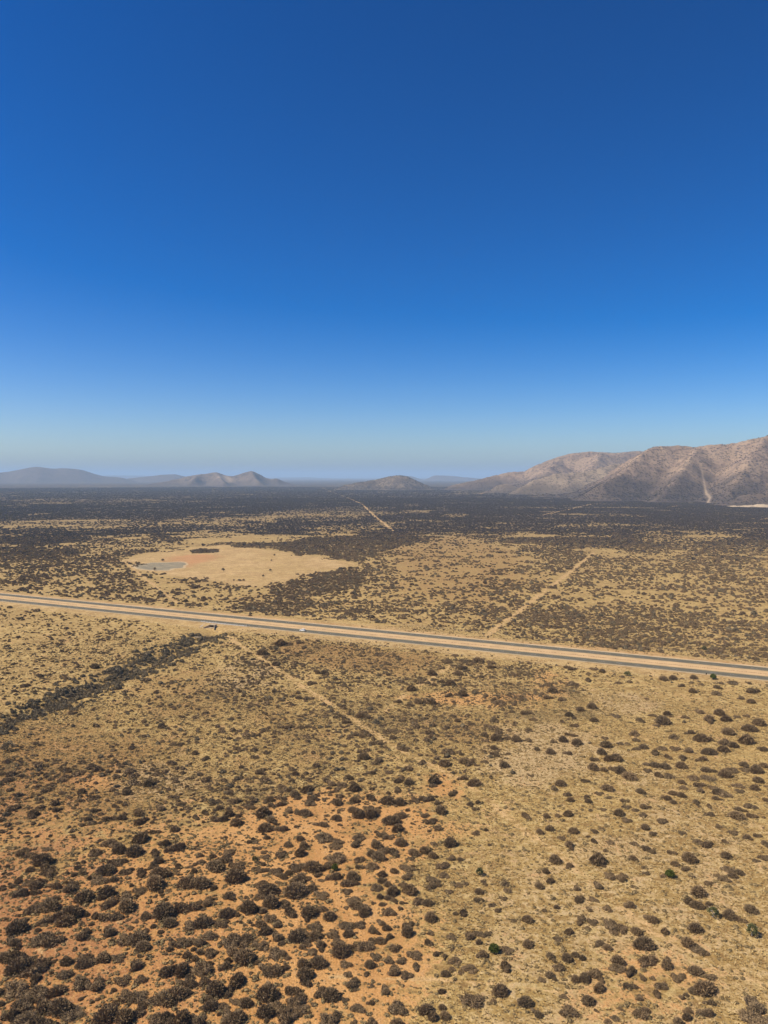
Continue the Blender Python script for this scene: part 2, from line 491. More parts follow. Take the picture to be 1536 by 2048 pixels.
class MB:
    def __init__(s): s.v = []; s.f = []
    def box(s, c, size, rz=0.0):
        i = len(s.v); cx, cy, cz = c; hx, hy, hz = [q / 2 for q in size]
        ca, sa = math.cos(rz), math.sin(rz)
        for dz in (-hz, hz):
            for dx, dy in ((-hx, -hy), (hx, -hy), (hx, hy), (-hx, hy)):
                s.v.append((cx + dx * ca - dy * sa, cy + dx * sa + dy * ca, cz + dz))
        s.f += [tuple(i + k for k in q) for q in ((3, 2, 1, 0), (4, 5, 6, 7), (0, 1, 5, 4), (1, 2, 6, 5), (2, 3, 7, 6), (3, 0, 4, 7))]
        return s
    def tube(s, p0, p1, r0, r1, n=7):
        p0, p1 = Vector(p0), Vector(p1); d = (p1 - p0).normalized()
        u = d.orthogonal().normalized(); w = d.cross(u); i = len(s.v)
        for p, r in ((p0, r0), (p1, r1)):
            for k in range(n):
                a = 2 * math.pi * k / n
                s.v.append(tuple(p + u * math.cos(a) * r + w * math.sin(a) * r))
        for k in range(n):
            s.f.append((i + k, i + (k + 1) % n, i + n + (k + 1) % n, i + n + k))
        s.f.append(tuple(i + k for k in range(n))[::-1]); s.f.append(tuple(i + n + k for k in range(n)))
        return s
    def prism(s, prof, y0, y1, inset=None):
        """side profile (x, z) stretched across y; inset pulls points above a height inwards"""
        i = len(s.v); n = len(prof)
        for y in (y0, y1):
            for x, z in prof:
                yy = y
                if inset and z > inset[0]: yy = y * (1 - inset[1] * (z - inset[0]))
                s.v.append((x, yy, z))
        s.f.append(tuple(i + k for k in range(n))); s.f.append(tuple(i + n + k for k in range(n))[::-1])
        for k in range(n):
            s.f.append((i + k, i + n + k, i + n + (k + 1) % n, i + (k + 1) % n))
        return s
    def mesh(s, name, mat, smooth_shade=False):
        return mesh_from(name, s.v, s.f, (mat,), smooth_shade)

# ------------------------------------------------------------------ the ground sheet
M_GROUND = ground_material()
def build_ground():
    front = np.radians(np.linspace(-35, 35, 640))
    back = np.radians(np.linspace(35, 325, 90)[1:-1])
    ang = np.concatenate([front, back, [np.radians(325)]])
    rad = np.concatenate([[0.5, 20, 50, 80, 105], 120 * (90000 / 120.0) ** (np.linspace(0, 1, 760) ** 1.12)])
    Rr, A = np.meshgrid(rad, ang, indexing='ij')
    X, Y = Rr * np.sin(A), Rr * np.cos(A)
    Z = height(X, Y)
    Z = Z - 0.0
    me = grid_mesh('ground', X, Y, Z, M_GROUND, flip=True)
    x, y = X.ravel(), Y.ravel()
    jx = x + (fbm(x, y, 30, 3, 71) - 0.5) * 22; jy = y + (fbm(x, y, 30, 3, 72) - 0.5) * 22
    def layer(L, lo=0.0):
        v = np.zeros(len(x))
        for poly, so, val in L: v = np.maximum(v, val * zone(jx, jy, poly, so * 2.6))
        return v
    orange, brown, pale, red = layer(ORANGE), layer(BROWN), layer(PALE), layer(REDS)
    s, d = road_sd(x, y); ad = np.abs(d)
    orange = np.maximum(orange, 0.75 * smooth(34, 24, d) * (d > 0) * (0.4 + fbm(x, y, 120, 2, 81)) * (ad < 40))
    clear = zone(jx, jy, CLEARING, 14) * (0.55 + 0.45 * smooth(0.35, 0.6, fbm(x, y, 45, 4, 83)))
    sand = smooth(40, 26, ad) * 0.75
    bank, _ = seg_dist(x, y, GP([(1440, 1012), (1560, 1012)]))
    bare = np.maximum(np.maximum(clear, sand), smooth(90, 30, bank))
    pan = zone(jx, jy, PAN, 9)
    r = np.hypot(x, y)
    sc = scrub(x, y)
    vegk = np.clip(0.50 * smooth(1500, 3500, r) + 0.70 * sc, 0, 1) * smooth(650, 2200, r) * (1 - clear) * 0.97
    vegn = smooth(0.60, 0.95, sc) * 0.45 * (1 - smooth(650, 2600, r))
    veg = np.maximum(vegk, vegn)
    track = np.zeros(len(x))
    for kind, pts, w, st in TRACKS:
        dt, _ = seg_dist(x, y, pts)
        track = np.maximum(track, st * smooth(w * 0.75, w * 0.30, dt + (fbm(x, y, w * 2, 2, 91) - 0.5) * w * 0.25))
    add_attr(me, 'zone_a', np.stack([orange, brown, pale], -1))
    add_attr(me, 'zone_b', np.stack([veg, bare, pan], -1))
    add_attr(me, 'zone_c', np.stack([red, track, np.zeros(len(x))], -1))
    link('ground', me, label='dry savanna plain of straw grass, orange soil and dark scrub reaching the horizon', cat='ground', kind='structure')
build_ground()

# ------------------------------------------------------------------ highway
M_ASPHALT = plain_mat('asphalt', (0.125, 0.113, 0.083), 0.85, 0.30, 0.11)
M_SAND = plain_mat('shoulder_sand', (0.56, 0.42, 0.26), 0.95, 0.18, 0.25)
M_MEDIAN = plain_mat('median_soil', (0.53, 0.355, 0.180), 0.95, 0.30, 0.12)
M_PAINT = plain_mat('road_paint', (0.75, 0.74, 0.68), 0.6, 0.1, 3)
M_YELLOW = plain_mat('road_paint_yellow', (0.72, 0.55, 0.12), 0.6, 0.1, 3)
S0, S1 = -700.0, 1900.0
def strip(name, d0, d1, z0, z1, mat, s0=S0, s1=S1, step=12.0, wob=0.0, **kw):
    n = max(2, int((s1 - s0) / step) + 1)
    ss = np.linspace(s0, s1, n); v = []; f = []
    for k, s in enumerate(ss):
        w0 = wob * (vnoise(np.array(s / 7.0), np.array(d0), 3) - 0.5); w1 = wob * (vnoise(np.array(s / 7.0), np.array(d1), 4) - 0.5)
        a, b = road_pt(s, d0 + float(w0)), road_pt(s, d1 + float(w1))
        v += [(a[0], a[1], z0), (b[0], b[1], z1)]
        if k: i = 2 * k; f.append((i - 2, i, i + 1, i - 1))
    return mesh_from(name, v, f, (mat,))
SC = float((G(768, 1300) - RC) @ RU)
S0, S1 = SC - 1300, SC + 1500
roadN = link('road', strip('road', -HALF - LANE_W / 2, -HALF + LANE_W / 2, ROAD_Z, ROAD_Z + .03, M_ASPHALT),
             label='near asphalt carriageway of the straight dual highway', cat='road', kind='structure')
roadF = link('road', strip('road', HALF - LANE_W / 2, HALF + LANE_W / 2, ROAD_Z + .03, ROAD_Z, M_ASPHALT),
             label='far asphalt carriageway of the straight dual highway', cat='road', kind='structure')
median = link('median', strip('median', -HALF + LANE_W / 2 - 0.6, HALF - LANE_W / 2 + 0.6, ROAD_Z - .012, ROAD_Z - .012, M_MEDIAN),
              label='bare orange earth median between the two carriageways', cat='median', kind='structure')
for d0, d1, lab in ((-HALF - LANE_W / 2 - 1.5, -HALF - LANE_W / 2 + .5, 'pale sandy shoulder on the near side of the near carriageway'),
                    (HALF + LANE_W / 2 - .5, HALF + LANE_W / 2 + 2.3, 'pale sandy shoulder beyond the far carriageway')):
    link('shoulder', strip('shoulder', d0, d1, ROAD_Z - .05, ROAD_Z - .05, M_SAND, step=3.0, wob=1.1), label=lab, cat='shoulder', kind='structure')
for c, par in ((-HALF, roadN), (HALF, roadF)):
    for e in (-1, 1):
        d = c + e * 3.75
        link('edge_line', strip('edge_line', d - .09, d + .09, ROAD_Z + .036, ROAD_Z + .036, M_YELLOW), parent=par)
    v = []; f = []; s = S0
    while s < S1:
        i = len(v)
        for ss, dd in ((s, -.06), (s + 4, -.06), (s + 4, .06), (s, .06)):
            a = road_pt(ss, c + dd); v.append((a[0], a[1], ROAD_Z + .036))
        f.append((i, i + 1, i + 2, i + 3)); s += 12
    link('lane_dashes', mesh_from('lane_dashes', v, f, (M_PAINT,)), parent=par, kind='stuff')
# the dotted row of clods down the median
M_CLOD = plain_mat('median_tuft', (0.24, 0.13, 0.06), 0.95, 0.2, 1)
v = []; f = []
s = SC - 620
while s < SC + 620:
    if vnoise(np.array(s / 25.0), np.array(0.5), 9) > 0.22:
        p = road_pt(s, -1.2 + random.uniform(-.2, .2)); rr = random.uniform(.22, .42); hh = random.uniform(.3, .6); i = len(v)
        for k in range(5):
            a = k * 1.2566 + random.random() * .5
            v.append((p[0] + rr * math.cos(a), p[1] + rr * math.sin(a), ROAD_Z - .02))
        v.append((p[0], p[1], ROAD_Z + hh))
        f += [(i + k, i + (k + 1) % 5, i + 5) for k in range(5)]
    s += random.uniform(1.0, 1.35)
link('median_tufts', mesh_from('median_tufts', v, f, (M_CLOD,)), label='dotted row of small dark tufts down the orange median', cat='tufts', kind='stuff')

# ------------------------------------------------------------------ hills
def hill_material(name, c_low, c_high, c_speck, speck=0.05, amount=0.6):
    m, nt, b = new_mat(name, 0.95)
    q = NB(nt); p = q.pos()
    n1 = q.noise(p, 0.006, 5, 0.6); n2 = q.noise(p, speck, 4, 0.65); n3 = q.noise(p, speck * 0.3, 4, 0.6)
    c = q.mix(q.ramp(n1, 0.38, 0.62), c_low, c_high)
    c = q.mix(q.ramp(n3, 0.42, 0.66, 0, 0.45), c, tuple(v * 1.35 for v in c_low))
    c = q.mix(q.ramp(n2, 0.50, 0.62, 0, amount), c, c_speck)
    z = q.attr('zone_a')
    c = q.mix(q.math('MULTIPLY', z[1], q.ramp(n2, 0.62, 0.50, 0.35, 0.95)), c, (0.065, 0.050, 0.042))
    c = q.mix(q.math('MULTIPLY', z[0], 0.75), c, (0.46, 0.34, 0.22))
    q.link(c, b.inputs['Base Color'])
    q.bump(n2, 0.8, 4.0, b)
    return m

def build_hill(name, label, ridges, res, mat, cot=2.1, noise_scale=320, rough=0.5, bare=(), foot_dark=0.0, grow=1.0, pw=1.35):
    pts = [[P3(*p) for p in rdg[0]] for rdg in ridges]
    allp = np.array([p for r_ in pts for p in r_])
    m = max(allp[:, 2].max() * cot * 1.15, 300)
    xs = np.arange(allp[:, 0].min() - m, allp[:, 0].max() + m, res)
    ys = np.arange(allp[:, 1].min() - m, allp[:, 1].max() + m, res)
    X, Y = np.meshgrid(xs, ys)
    warp = fbm(X, Y, noise_scale, 5, 101)
    ridg = np.abs(fbm(X, Y, noise_scale * 0.8, 5, 131) - 0.5) * 2
    acc = np.zeros(X.shape)
    for (rp, k), P in zip(ridges, pts):
        d, arc = seg_dist(X, Y, P)
        z = np.interp(arc, np.arange(len(P)), [p[2] for p in P])
        w = np.maximum(z * cot * k, 40)
        t = d / w * (1 + rough * (warp - 0.5) * 2 * smooth(0, 0.25, d / w))
        h = z * np.clip(1 - t, 0, 1) ** pw
        acc = np.maximum(acc, h)
    H = acc
    for _ in range(3):                            # round the creases where ridges meet
        Q = np.pad(H, 1, mode='edge')
        H = (Q[:-2, 1:-1] + Q[2:, 1:-1] + Q[1:-1, :-2] + Q[1:-1, 2:] + 2 * Q[1:-1, 1:-1]) / 6
    top = allp[:, 2].max()
    H = H - rough * 0.30 * top * (0.32 - ridg).clip(0) * smooth(0.06, 0.4, H / top) * (1 - smooth(0.72, 1.0, H / top))
    H = H + (fbm(X, Y, noise_scale * 0.12, 3, 151) - 0.5) * 0.014 * top * smooth(0.02, 0.2, H / top)
    Z = np.where(H > 0.5, H, -6) + height(X, Y) * 0
    corner = np.maximum.reduce([H[:-1, :-1], H[1:, :-1], H[:-1, 1:], H[1:, 1:]])
    me = grid_mesh(name, X, Y, Z, mat, keep=corner > 0.5)
    x, y = X.ravel(), Y.ravel()
    br = np.zeros(len(x))
    for P, w in bare:
        d, _ = seg_dist(x, y, np.array(P)); br = np.maximum(br, smooth(w, w * .35, d))
    hr = (H / top).ravel()
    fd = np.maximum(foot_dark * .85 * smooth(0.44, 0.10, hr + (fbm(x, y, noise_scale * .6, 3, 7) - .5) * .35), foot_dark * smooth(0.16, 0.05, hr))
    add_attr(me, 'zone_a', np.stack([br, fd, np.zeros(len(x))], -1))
    link(name, me, label=label, cat='hill', kind='structure')
    return (xs, ys, H)

M_MASSIF = hill_material('hill_massif', (0.312, 0.214, 0.136), (0.230, 0.156, 0.106), (0.090, 0.064, 0.050), 0.045, 0.75)
M_TAN = hill_material('hill_tan', (0.32, 0.235, 0.15), (0.25, 0.18, 0.12), (0.06, 0.046, 0.036), 0.05, 0.65)
M_PEAK = hill_material('hill_peak', (0.180, 0.130, 0.090), (0.130, 0.094, 0.070), (0.05, 0.040, 0.032), 0.03, 0.7)
M_FAR = hill_material('hill_far', (0.15, 0.115, 0.09), (0.11, 0.085, 0.07), (0.06, 0.05, 0.042), 0.02, 0.5)

gully_path = [P3(1404, 935, 4950)[:2], P3(1410, 950, 4720)[:2], P3(1413, 962, 4560)[:2], P3(1421, 974, 4350)[:2], P3(1416, 985, 4200)[:2], P3(1422, 996, 4080)[:2], P3(1436, 1004, 3950)[:2]]
massif = build_hill('hill', 'large brown rocky hill rising at the right edge, nearest of the hills', [
    ([(1308, 887, 5250), (1330, 886, 5300), (1375, 889, 5350), (1430, 884, 5350), (1480, 880, 5400), (1510, 872, 5400), (1536, 865, 5400), (1600, 846, 5450), (1750, 830, 5600), (1950, 860, 5800)], 1.0),
    ([(1308, 887, 5250), (1270, 915, 4950), (1235, 945, 4650), (1200, 968, 4350)], 1.0),
    ([(1400, 886, 5350), (1372, 925, 4900), (1345, 965, 4500), (1320, 988, 4200)], 1.0),
    ([(1536, 866, 5400), (1505, 905, 4950), (1480, 950, 4550), (1460, 985, 4200)], 1.0),
    ([(1640, 845, 5450), (1600, 920, 4900), (1560, 975, 4350)], 1.0),
    ([(1490, 986, 3900), (1530, 984, 3900), (1570, 985, 3900)], 1.2),
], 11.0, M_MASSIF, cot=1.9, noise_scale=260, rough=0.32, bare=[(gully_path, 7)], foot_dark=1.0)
second = build_hill('hill', 'long brown ridge behind the nearest hill, sloping down to the left', [
    ([(905, 968, 7600), (960, 957, 7600), (1000, 946, 7700), (1050, 938, 7700), (1100, 917, 7700), (1140, 905, 7700), (1180, 901, 7700), (1230, 904, 7800), (1275, 900, 7900), (1340, 905, 7900), (1420, 925, 7900)], 1.0),
    ([(1120, 912, 7700), (1100, 935, 7200), (1075, 955, 6700), (1060, 966, 6400)], 1.2),
    ([(1200, 903, 7700), (1190, 925, 7200), (1170, 945, 6600)], 1.2),
], 16.0, M_MASSIF, cot=1.9, noise_scale=380, rough=0.5, foot_dark=1.0)
spur = build_hill('hill', 'low tan sunlit foothill in front of the long brown ridge', [
    ([(1042, 971, 5700), (1070, 957, 5800), (1105, 946, 5900), (1140, 943, 6000), (1185, 936, 6100), (1235, 925, 6200), (1290, 917, 6300), (1340, 925, 6300)], 0.9),
    ([(995, 969, 6300), (1012, 965, 6300), (1030, 969, 6300)], 0.9),
], 12.0, M_TAN, cot=1.9, noise_scale=240, rough=0.4, foot_dark=0.8)
M_KNOLL = hill_material('hill_knoll', (0.21, 0.155, 0.10), (0.12, 0.088, 0.064), (0.045, 0.036, 0.030), 0.03, 0.8)
knoll = build_hill('hill', 'small rounded speckled hill standing alone near the middle of the horizon', [
    ([(690, 968, 7800), (720, 963, 7800), (750, 958, 7800), (775, 952, 7800), (797, 949, 7800), (815, 951, 7800), (835, 960, 7800), (852, 968, 7800)], 1.0),
], 12.0, M_KNOLL, cot=2.2, noise_scale=200, rough=0.4, foot_dark=0.2)
build_hill('hill', 'pair of pointed rocky peaks on the horizon left of the middle', [
    ([(300, 966, 11500), (340, 959, 11500), (370, 952, 11500), (400, 947, 11500), (418, 944, 11500), (433, 942.5, 11500), (450, 949, 11500), (462, 951, 11500), (485, 944, 11500), (503, 940, 11500), (512, 943, 11500), (530, 953, 11500), (543, 957, 11500), (556, 954, 11500), (566, 960, 11500), (590, 968, 11500)], 1.0),
    ([(433, 943, 11500), (440, 953, 10900), (450, 962, 10400)], 0.7),
    ([(503, 940, 11500), (510, 953, 10900), (520, 963, 10400)], 0.7),
    ([(395, 948, 11500), (385, 958, 10900)], 0.7),
], 22.0, M_PEAK, cot=2.0, noise_scale=420, rough=0.5, bare=[([P3(452, 951, 11400)[:2], P3(446, 958, 11000)[:2]], 110)], foot_dark=0.6)  # sunlit patch between the peaks, painted in as a pale colour
build_hill('hill', 'broad hazy double-topped hill at the left edge of the horizon', [
    ([(-160, 950, 17500), (-60, 947, 17500), (0, 943, 17500), (22, 940, 17500), (45, 935, 17500), (75, 931, 17500), (92, 934, 17500), (108, 936, 17500), (130, 934, 17500), (150, 936, 17500), (165, 938, 17500), (185, 944, 17500), (205, 950, 17500), (240, 952, 17500), (262, 958, 17500)], 1.0),
], 45.0, M_FAR, cot=2.6, noise_scale=700, rough=0.4, foot_dark=0.3)
build_hill('hill', 'low hazy ridge between the double-topped hill and the pointed peaks', [
    ([(235, 958, 18500), (275, 953, 18500), (320, 948, 18500), (350, 946.5, 18500), (375, 952, 18500), (400, 957, 18500)], 1.0),
], 45.0, M_FAR, cot=2.6, noise_scale=700, rough=0.4)
build_hill('hill', 'flat-topped blue hill on the horizon right of the small rounded hill', [
    ([(848, 958, 24000), (858, 953, 24000), (867, 947.5, 24000), (880, 947.5, 24000), (900, 949, 24000), (925, 951, 24000), (950, 954, 24000), (985, 958, 24000)], 1.0),
    ([(795, 951, 25000), (815, 948.5, 25000), (826, 949.5, 25000), (840, 955, 25000), (852, 958, 25000)], 1.0),
], 70.0, M_FAR, cot=1.7, noise_scale=1200, rough=0.35)
build_hill('hill', 'faint pale blue range on the horizon beyond the pointed peaks', [
    ([(500, 955, 40000), (570, 953, 40000), (620, 953, 40000), (660, 955, 40000), (690, 956.5, 40000), (760, 957.5, 40000)], 1.0),
], 140.0, M_FAR, cot=3, noise_scale=2600, rough=0.4)
build_hill('hill', 'tiny faint blue cone on the horizon left of the small rounded hill', [
    ([(684, 959, 31000), (692, 957, 31000), (696, 955.5, 31000), (700, 957, 31000), (710, 959, 31000)], 1.0),
], 60.0, M_FAR, cot=3, noise_scale=1200, rough=0.3)
build_hill('hill', 'faint pale range behind the left hills, barely darker than the sky', [
    ([(170, 953, 42000), (215, 948.5, 42000), (260, 948.5, 42000), (300, 949.5, 42000), (360, 952, 42000), (420, 956, 42000)], 1.0),
], 150.0, M_FAR, cot=3, noise_scale=2600, rough=0.4)

# pale earth cutting at the foot of the nearest hill
M_BANK = plain_mat('cut_earth', (0.42, 0.32, 0.21), 0.95, 0.25, 0.05)
v = []; f = []
xs_ = np.linspace(1462, 1590, 40)
for k, px in enumerate(xs_):
    a = P3(px, 1009.5, 3650); t = (px - 1462) / 128
    hh = 2.5 + 7.5 * smooth(0.05, 0.4, np.array(t)) + 5 * (vnoise(np.array(k * .7), np.array(1.), 5) - .5)
    yj = 14 * (vnoise(np.array(k * .5), np.array(3.), 6) - .5)
    v += [(a[0], a[1] + yj, -1.0), (a[0], a[1] + yj + hh * 1.1, float(hh)), (a[0], a[1] + yj + hh * 1.1 + 40, float(hh) * .4)]
    if k:
        i = 3 * k
        f += [(i - 3, i, i + 1, i - 2), (i - 2, i + 1, i + 2, i - 1)]
link('earth_bank', mesh_from('earth_bank', v, f, (M_BANK,), True), label='pale cut earth bank at the foot of the nearest hill, right edge', cat='bank', kind='structure')

# ------------------------------------------------------------------ plants: meshes
def leaf_mat(name, c0, c1, c2, rough=0.85):
    """colour differs from plant to plant and from twig to twig"""
    m, nt, b = new_mat(name, rough)
    q = NB(nt)
    oi = q.n('ShaderNodeObjectInfo')
    c = q.mix(oi.outputs['Random'], c0, c1)
    n = q.noise(q.pos(), 1.1, 3)
    c = q.mix(q.ramp(n, 0.40, 0.70, 0, 0.7), c, c2)
    q.link(c, b.inputs['Base Color'])
    return m
M_TWIG = leaf_mat('thorn_twigs', (0.262, 0.176, 0.092), (0.182, 0.131, 0.075), (0.315, 0.218, 0.118))
M_OLIVE = leaf_mat('olive_twigs', (0.265, 0.208, 0.122), (0.200, 0.160, 0.096), (0.320, 0.250, 0.145))
M_GREEN = leaf_mat('green_leaves', (0.085, 0.105, 0.018), (0.060, 0.085, 0.016), (0.135, 0.140, 0.030))
M_DRAB = leaf_mat('drab_leaves', (0.120, 0.125, 0.045), (0.095, 0.100, 0.038), (0.165, 0.155, 0.065))
M_BARK = plain_mat('dark_bark', (0.105, 0.080, 0.060), 0.9, 0.2, 4)
M_PALEBARK = plain_mat('pale_bark', (0.52, 0.47, 0.40), 0.8, 0.15, 4)
M_TUFT = leaf_mat('dry_grass', (0.53, 0.38, 0.165), (0.34, 0.225, 0.088), (0.63, 0.48, 0.23))
M_BRUSH = leaf_mat('dwarf_shrub', (0.250, 0.175, 0.080), (0.165, 0.122, 0.060), (0.320, 0.235, 0.110))
M_FARSCRUB = leaf_mat('far_scrub', (0.078, 0.058, 0.047), (0.058, 0.046, 0.040), (0.108, 0.080, 0.060))

def crown_mesh(name, mat, n, seed, flat=0.55, lumps=5, length=0.5, width=0.055, core=True, low=-0.05, ragged=0.25, upright=0.35):
    """dome of many separate twigs, radius about 1, standing on z = 0"""
    g = np.random.default_rng(seed)
    lobes = g.normal(size=(lumps, 3)); lobes[:, 2] = np.abs(lobes[:, 2]) * .6
    lobes /= np.linalg.norm(lobes, axis=1)[:, None]
    amp = g.uniform(-ragged, ragged * .7, lumps)
    def rad(d):
        r = np.ones(len(d)) * 0.92
        for L, a in zip(lobes, amp): r = r + a * np.exp(-((1 - d @ L) / 0.28) ** 1)
        return r
    d = g.normal(size=(n, 3)); d /= np.linalg.norm(d, axis=1)[:, None]
    d[:, 2] = np.abs(d[:, 2]) * (1 - low) + low
    d /= np.linalg.norm(d, axis=1)[:, None]
    rr = rad(d)
    sc_ = np.array([1, 1, 2 * flat])
    out = (g.uniform(0.45, 1.0, n) ** 0.55 + g.normal(0, .05, n)) * rr
    tip = d * out[:, None] * sc_ * np.array([1, 1, .8]); tip[:, 2] += 0.12
    grow = d + np.array([0, 0, upright]) + g.normal(0, .35, (n, 3)); grow /= np.linalg.norm(grow, axis=1)[:, None]
    ln = length * g.uniform(.5, 1.1, n)
    base = tip - grow * ln[:, None]
    base[:, 2] = np.maximum(base[:, 2], 0.0); tip[:, 2] = np.maximum(tip[:, 2], 0.03)
    side = np.cross(grow, g.normal(size=(n, 3))); side /= np.linalg.norm(side, axis=1)[:, None]
    wd = width * g.uniform(.6, 1.4, n)
    mid = tip * .55 + base * .45
    v = np.empty((n * 4, 3))
    v[0::4] = base; v[1::4] = mid + side * wd[:, None]; v[2::4] = tip; v[3::4] = mid - side * wd[:, None]
    f = [(4 * k, 4 * k + 1, 4 * k + 2, 4 * k + 3) for k in range(n)]
    v = [tuple(p) for p in v]
    if core:
        i0 = len(v); nu, nv = 9, 4
        for b_ in range(nv):
            el = (b_ / nv) * math.pi / 2
            for a_ in range(nu):
                az = a_ / nu * 2 * math.pi
                dd = np.array([[math.cos(el) * math.cos(az), math.cos(el) * math.sin(az), math.sin(el)]])
                r_ = float(rad(dd)[0]) * .66
                v.append((dd[0, 0] * r_, dd[0, 1] * r_, dd[0, 2] * r_ * 1.6 * flat + (0.0 if b_ == 0 else .06)))
        v.append((0, 0, .66 * 1.6 * flat))
        for b_ in range(nv - 1):
            for a_ in range(nu):
                f.append((i0 + b_ * nu + a_, i0 + b_ * nu + (a_ + 1) % nu, i0 + (b_ + 1) * nu + (a_ + 1) % nu, i0 + (b_ + 1) * nu + a_))
        for a_ in range(nu):
            f.append((i0 + (nv - 1) * nu + a_, i0 + (nv - 1) * nu + (a_ + 1) % nu, len(v) - 1))
    return mesh_from(name, v, f, (mat,))

def stem_mesh(name, mat, seed, n=5, h=0.45, r=0.035):
    g = random.Random(seed); mb = MB()
    for k in range(n):
        a = 2 * math.pi * k / n + g.random(); q_ = g.uniform(.3, .55)
        mb.tube((.06 * math.cos(a), .06 * math.sin(a), -.05), (q_ * math.cos(a), q_ * math.sin(a), h * g.uniform(.7, 1)), r, r * .45, 5)
    return mb.mesh(name, mat)

def tuft_mesh(name, mat, seed, n=12, spread=0.5, w=0.16):
    g = random.Random(seed); v = []; f = []
    for k in range(n):
        a = g.random() * 6.283; l = g.uniform(.5, 1.0); b_ = g.uniform(0, .35)
        bx, by = b_ * math.cos(a + 1), b_ * math.sin(a + 1)
        tx, ty = bx + spread * l * math.cos(a), by + spread * l * math.sin(a)
        i = len(v); sx, sy = -math.sin(a) * w, math.cos(a) * w
        v += [(bx - sx, by - sy, 0), (bx + sx, by + sy, 0), (tx + sx * .3, ty + sy * .3, l * .75), (tx - sx * .3, ty - sy * .3, l * .75)]
        f.append((i, i + 1, i + 2, i + 3))
    return mesh_from(name, v, f, (mat,))

def lobed_crown(name, mat, seed, parts, n, **kw):
    """a crown of one to four domes of different size that have grown together"""
    g = random.Random(seed); V = []; Fc = []
    for k in range(parts):
        sc_ = 1.0 if parts == 1 else g.uniform(.48, .74)
        a = 2 * math.pi * k / parts + g.uniform(-.5, .5); off = 0 if parts == 1 else g.uniform(.34, .52)
        me = crown_mesh('lobe', mat, int(n * sc_ ** 1.3 / max(1, parts * .55)), seed * 7 + k, length=.36 / sc_ ** .5, width=.028 / sc_ ** .5, **kw)
        i0 = len(V); zs = sc_ * g.uniform(.85, 1.25)
        V += [(v.co.x * sc_ + off * math.cos(a), v.co.y * sc_ + off * math.sin(a), v.co.z * zs) for v in me.vertices]
        Fc += [tuple(i0 + q for q in p.vertices) for p in me.polygons]
        bpy.data.meshes.remove(me)
    return mesh_from(name, V, Fc, (mat,))
CROWN_KINDS = [   # look of the crown, used in the labels too
    ('round domed', dict(parts=1, flat=.56, lumps=4, ragged=.20)), ('low spreading', dict(parts=3, flat=.42, lumps=5, ragged=.25)),
    ('ragged open', dict(parts=2, flat=.52, lumps=8, ragged=.38)), ('lopsided', dict(parts=2, flat=.50, lumps=3, ragged=.42)),
    ('dense rounded', dict(parts=1, flat=.60, lumps=7, ragged=.26)), ('uneven many-topped', dict(parts=4, flat=.50, lumps=6, ragged=.30))]
crown_me = [lobed_crown('crown', M_TWIG, 300 + k, n=1900, **kw) for k, (nm, kw) in enumerate(CROWN_KINDS)]
stem_me = [stem_mesh('stem', M_BARK, 40 + k) for k in range(3)]

# ------------------------------------------------------------------ thorn bushes traced from the photograph
# (tile origin, then x, y of the middle and the width, in thirds of a photo pixel)
T_BR = (1024, 1648, """170,45,45 225,25,50 370,35,60 490,32,55 535,20,35 300,75,55 345,120,85 500,97,50 585,105,45 455,70,30 565,155,30 265,203,75
335,238,60 205,270,45 165,358,55 230,328,45 380,365,55 510,197,105 548,240,35 580,293,65 645,312,70 670,295,60 735,110,55 800,128,70 850,152,55
800,20,50 855,50,55 1020,45,50 1240,10,50 1325,45,65 1420,80,65 1472,65,50 1520,120,60 1515,195,70 1465,215,45 1120,100,50 1185,112,75 1285,100,45
960,155,60 1070,192,95 1285,183,60 975,230,45 1038,252,55 795,250,40 805,280,45 730,197,50 900,293,45 1190,340,60 1230,295,45 1275,315,70 1290,262,60
1340,270,80 1325,302,50 1080,305,40 505,345,75 400,440,55 425,425,40 485,428,60 455,490,50 200,500,40 270,485,35 90,557,60 10,565,40 570,480,65
710,468,75 730,358,35 1115,395,85 1060,445,55 1115,472,75 1170,468,55 1430,500,75 1300,535,70 1378,557,65 1105,607,85 915,625,50 828,535,95
410,545,50 415,575,55 485,565,70 455,605,40 585,577,95 660,597,80 610,625,50 745,625,60 785,700,105 515,695,75 570,725,50 340,630,50 275,672,65
95,707,65 1060,700,80 1110,725,95 1150,750,75 240,787,75 335,790,65 378,768,45 425,790,40 275,843,65 240,900,75 175,917,50 480,867,95 440,910,65
385,915,55 540,910,60 640,803,80 630,845,80 720,870,80 780,892,55 815,803,95 935,800,105 845,905,40 895,945,65 710,945,75 880,1003,60 990,900,80
1030,890,50 1100,865,80 1185,890,70 1155,960,120 1090,990,50 1045,1100,60 1050,1145,50 520,968,65 460,1040,75 310,1017,50 85,1055,85 145,1110,75
345,1098,115 780,1112,110 755,1022,55 660,1100,40 615,1152,45 580,1175,40 510,1105,30 1430,1055,140 1480,1145,150 1160,1120,90 1175,1050,60 1005,1185,60
1015,1025,40 1045,1010,30""")
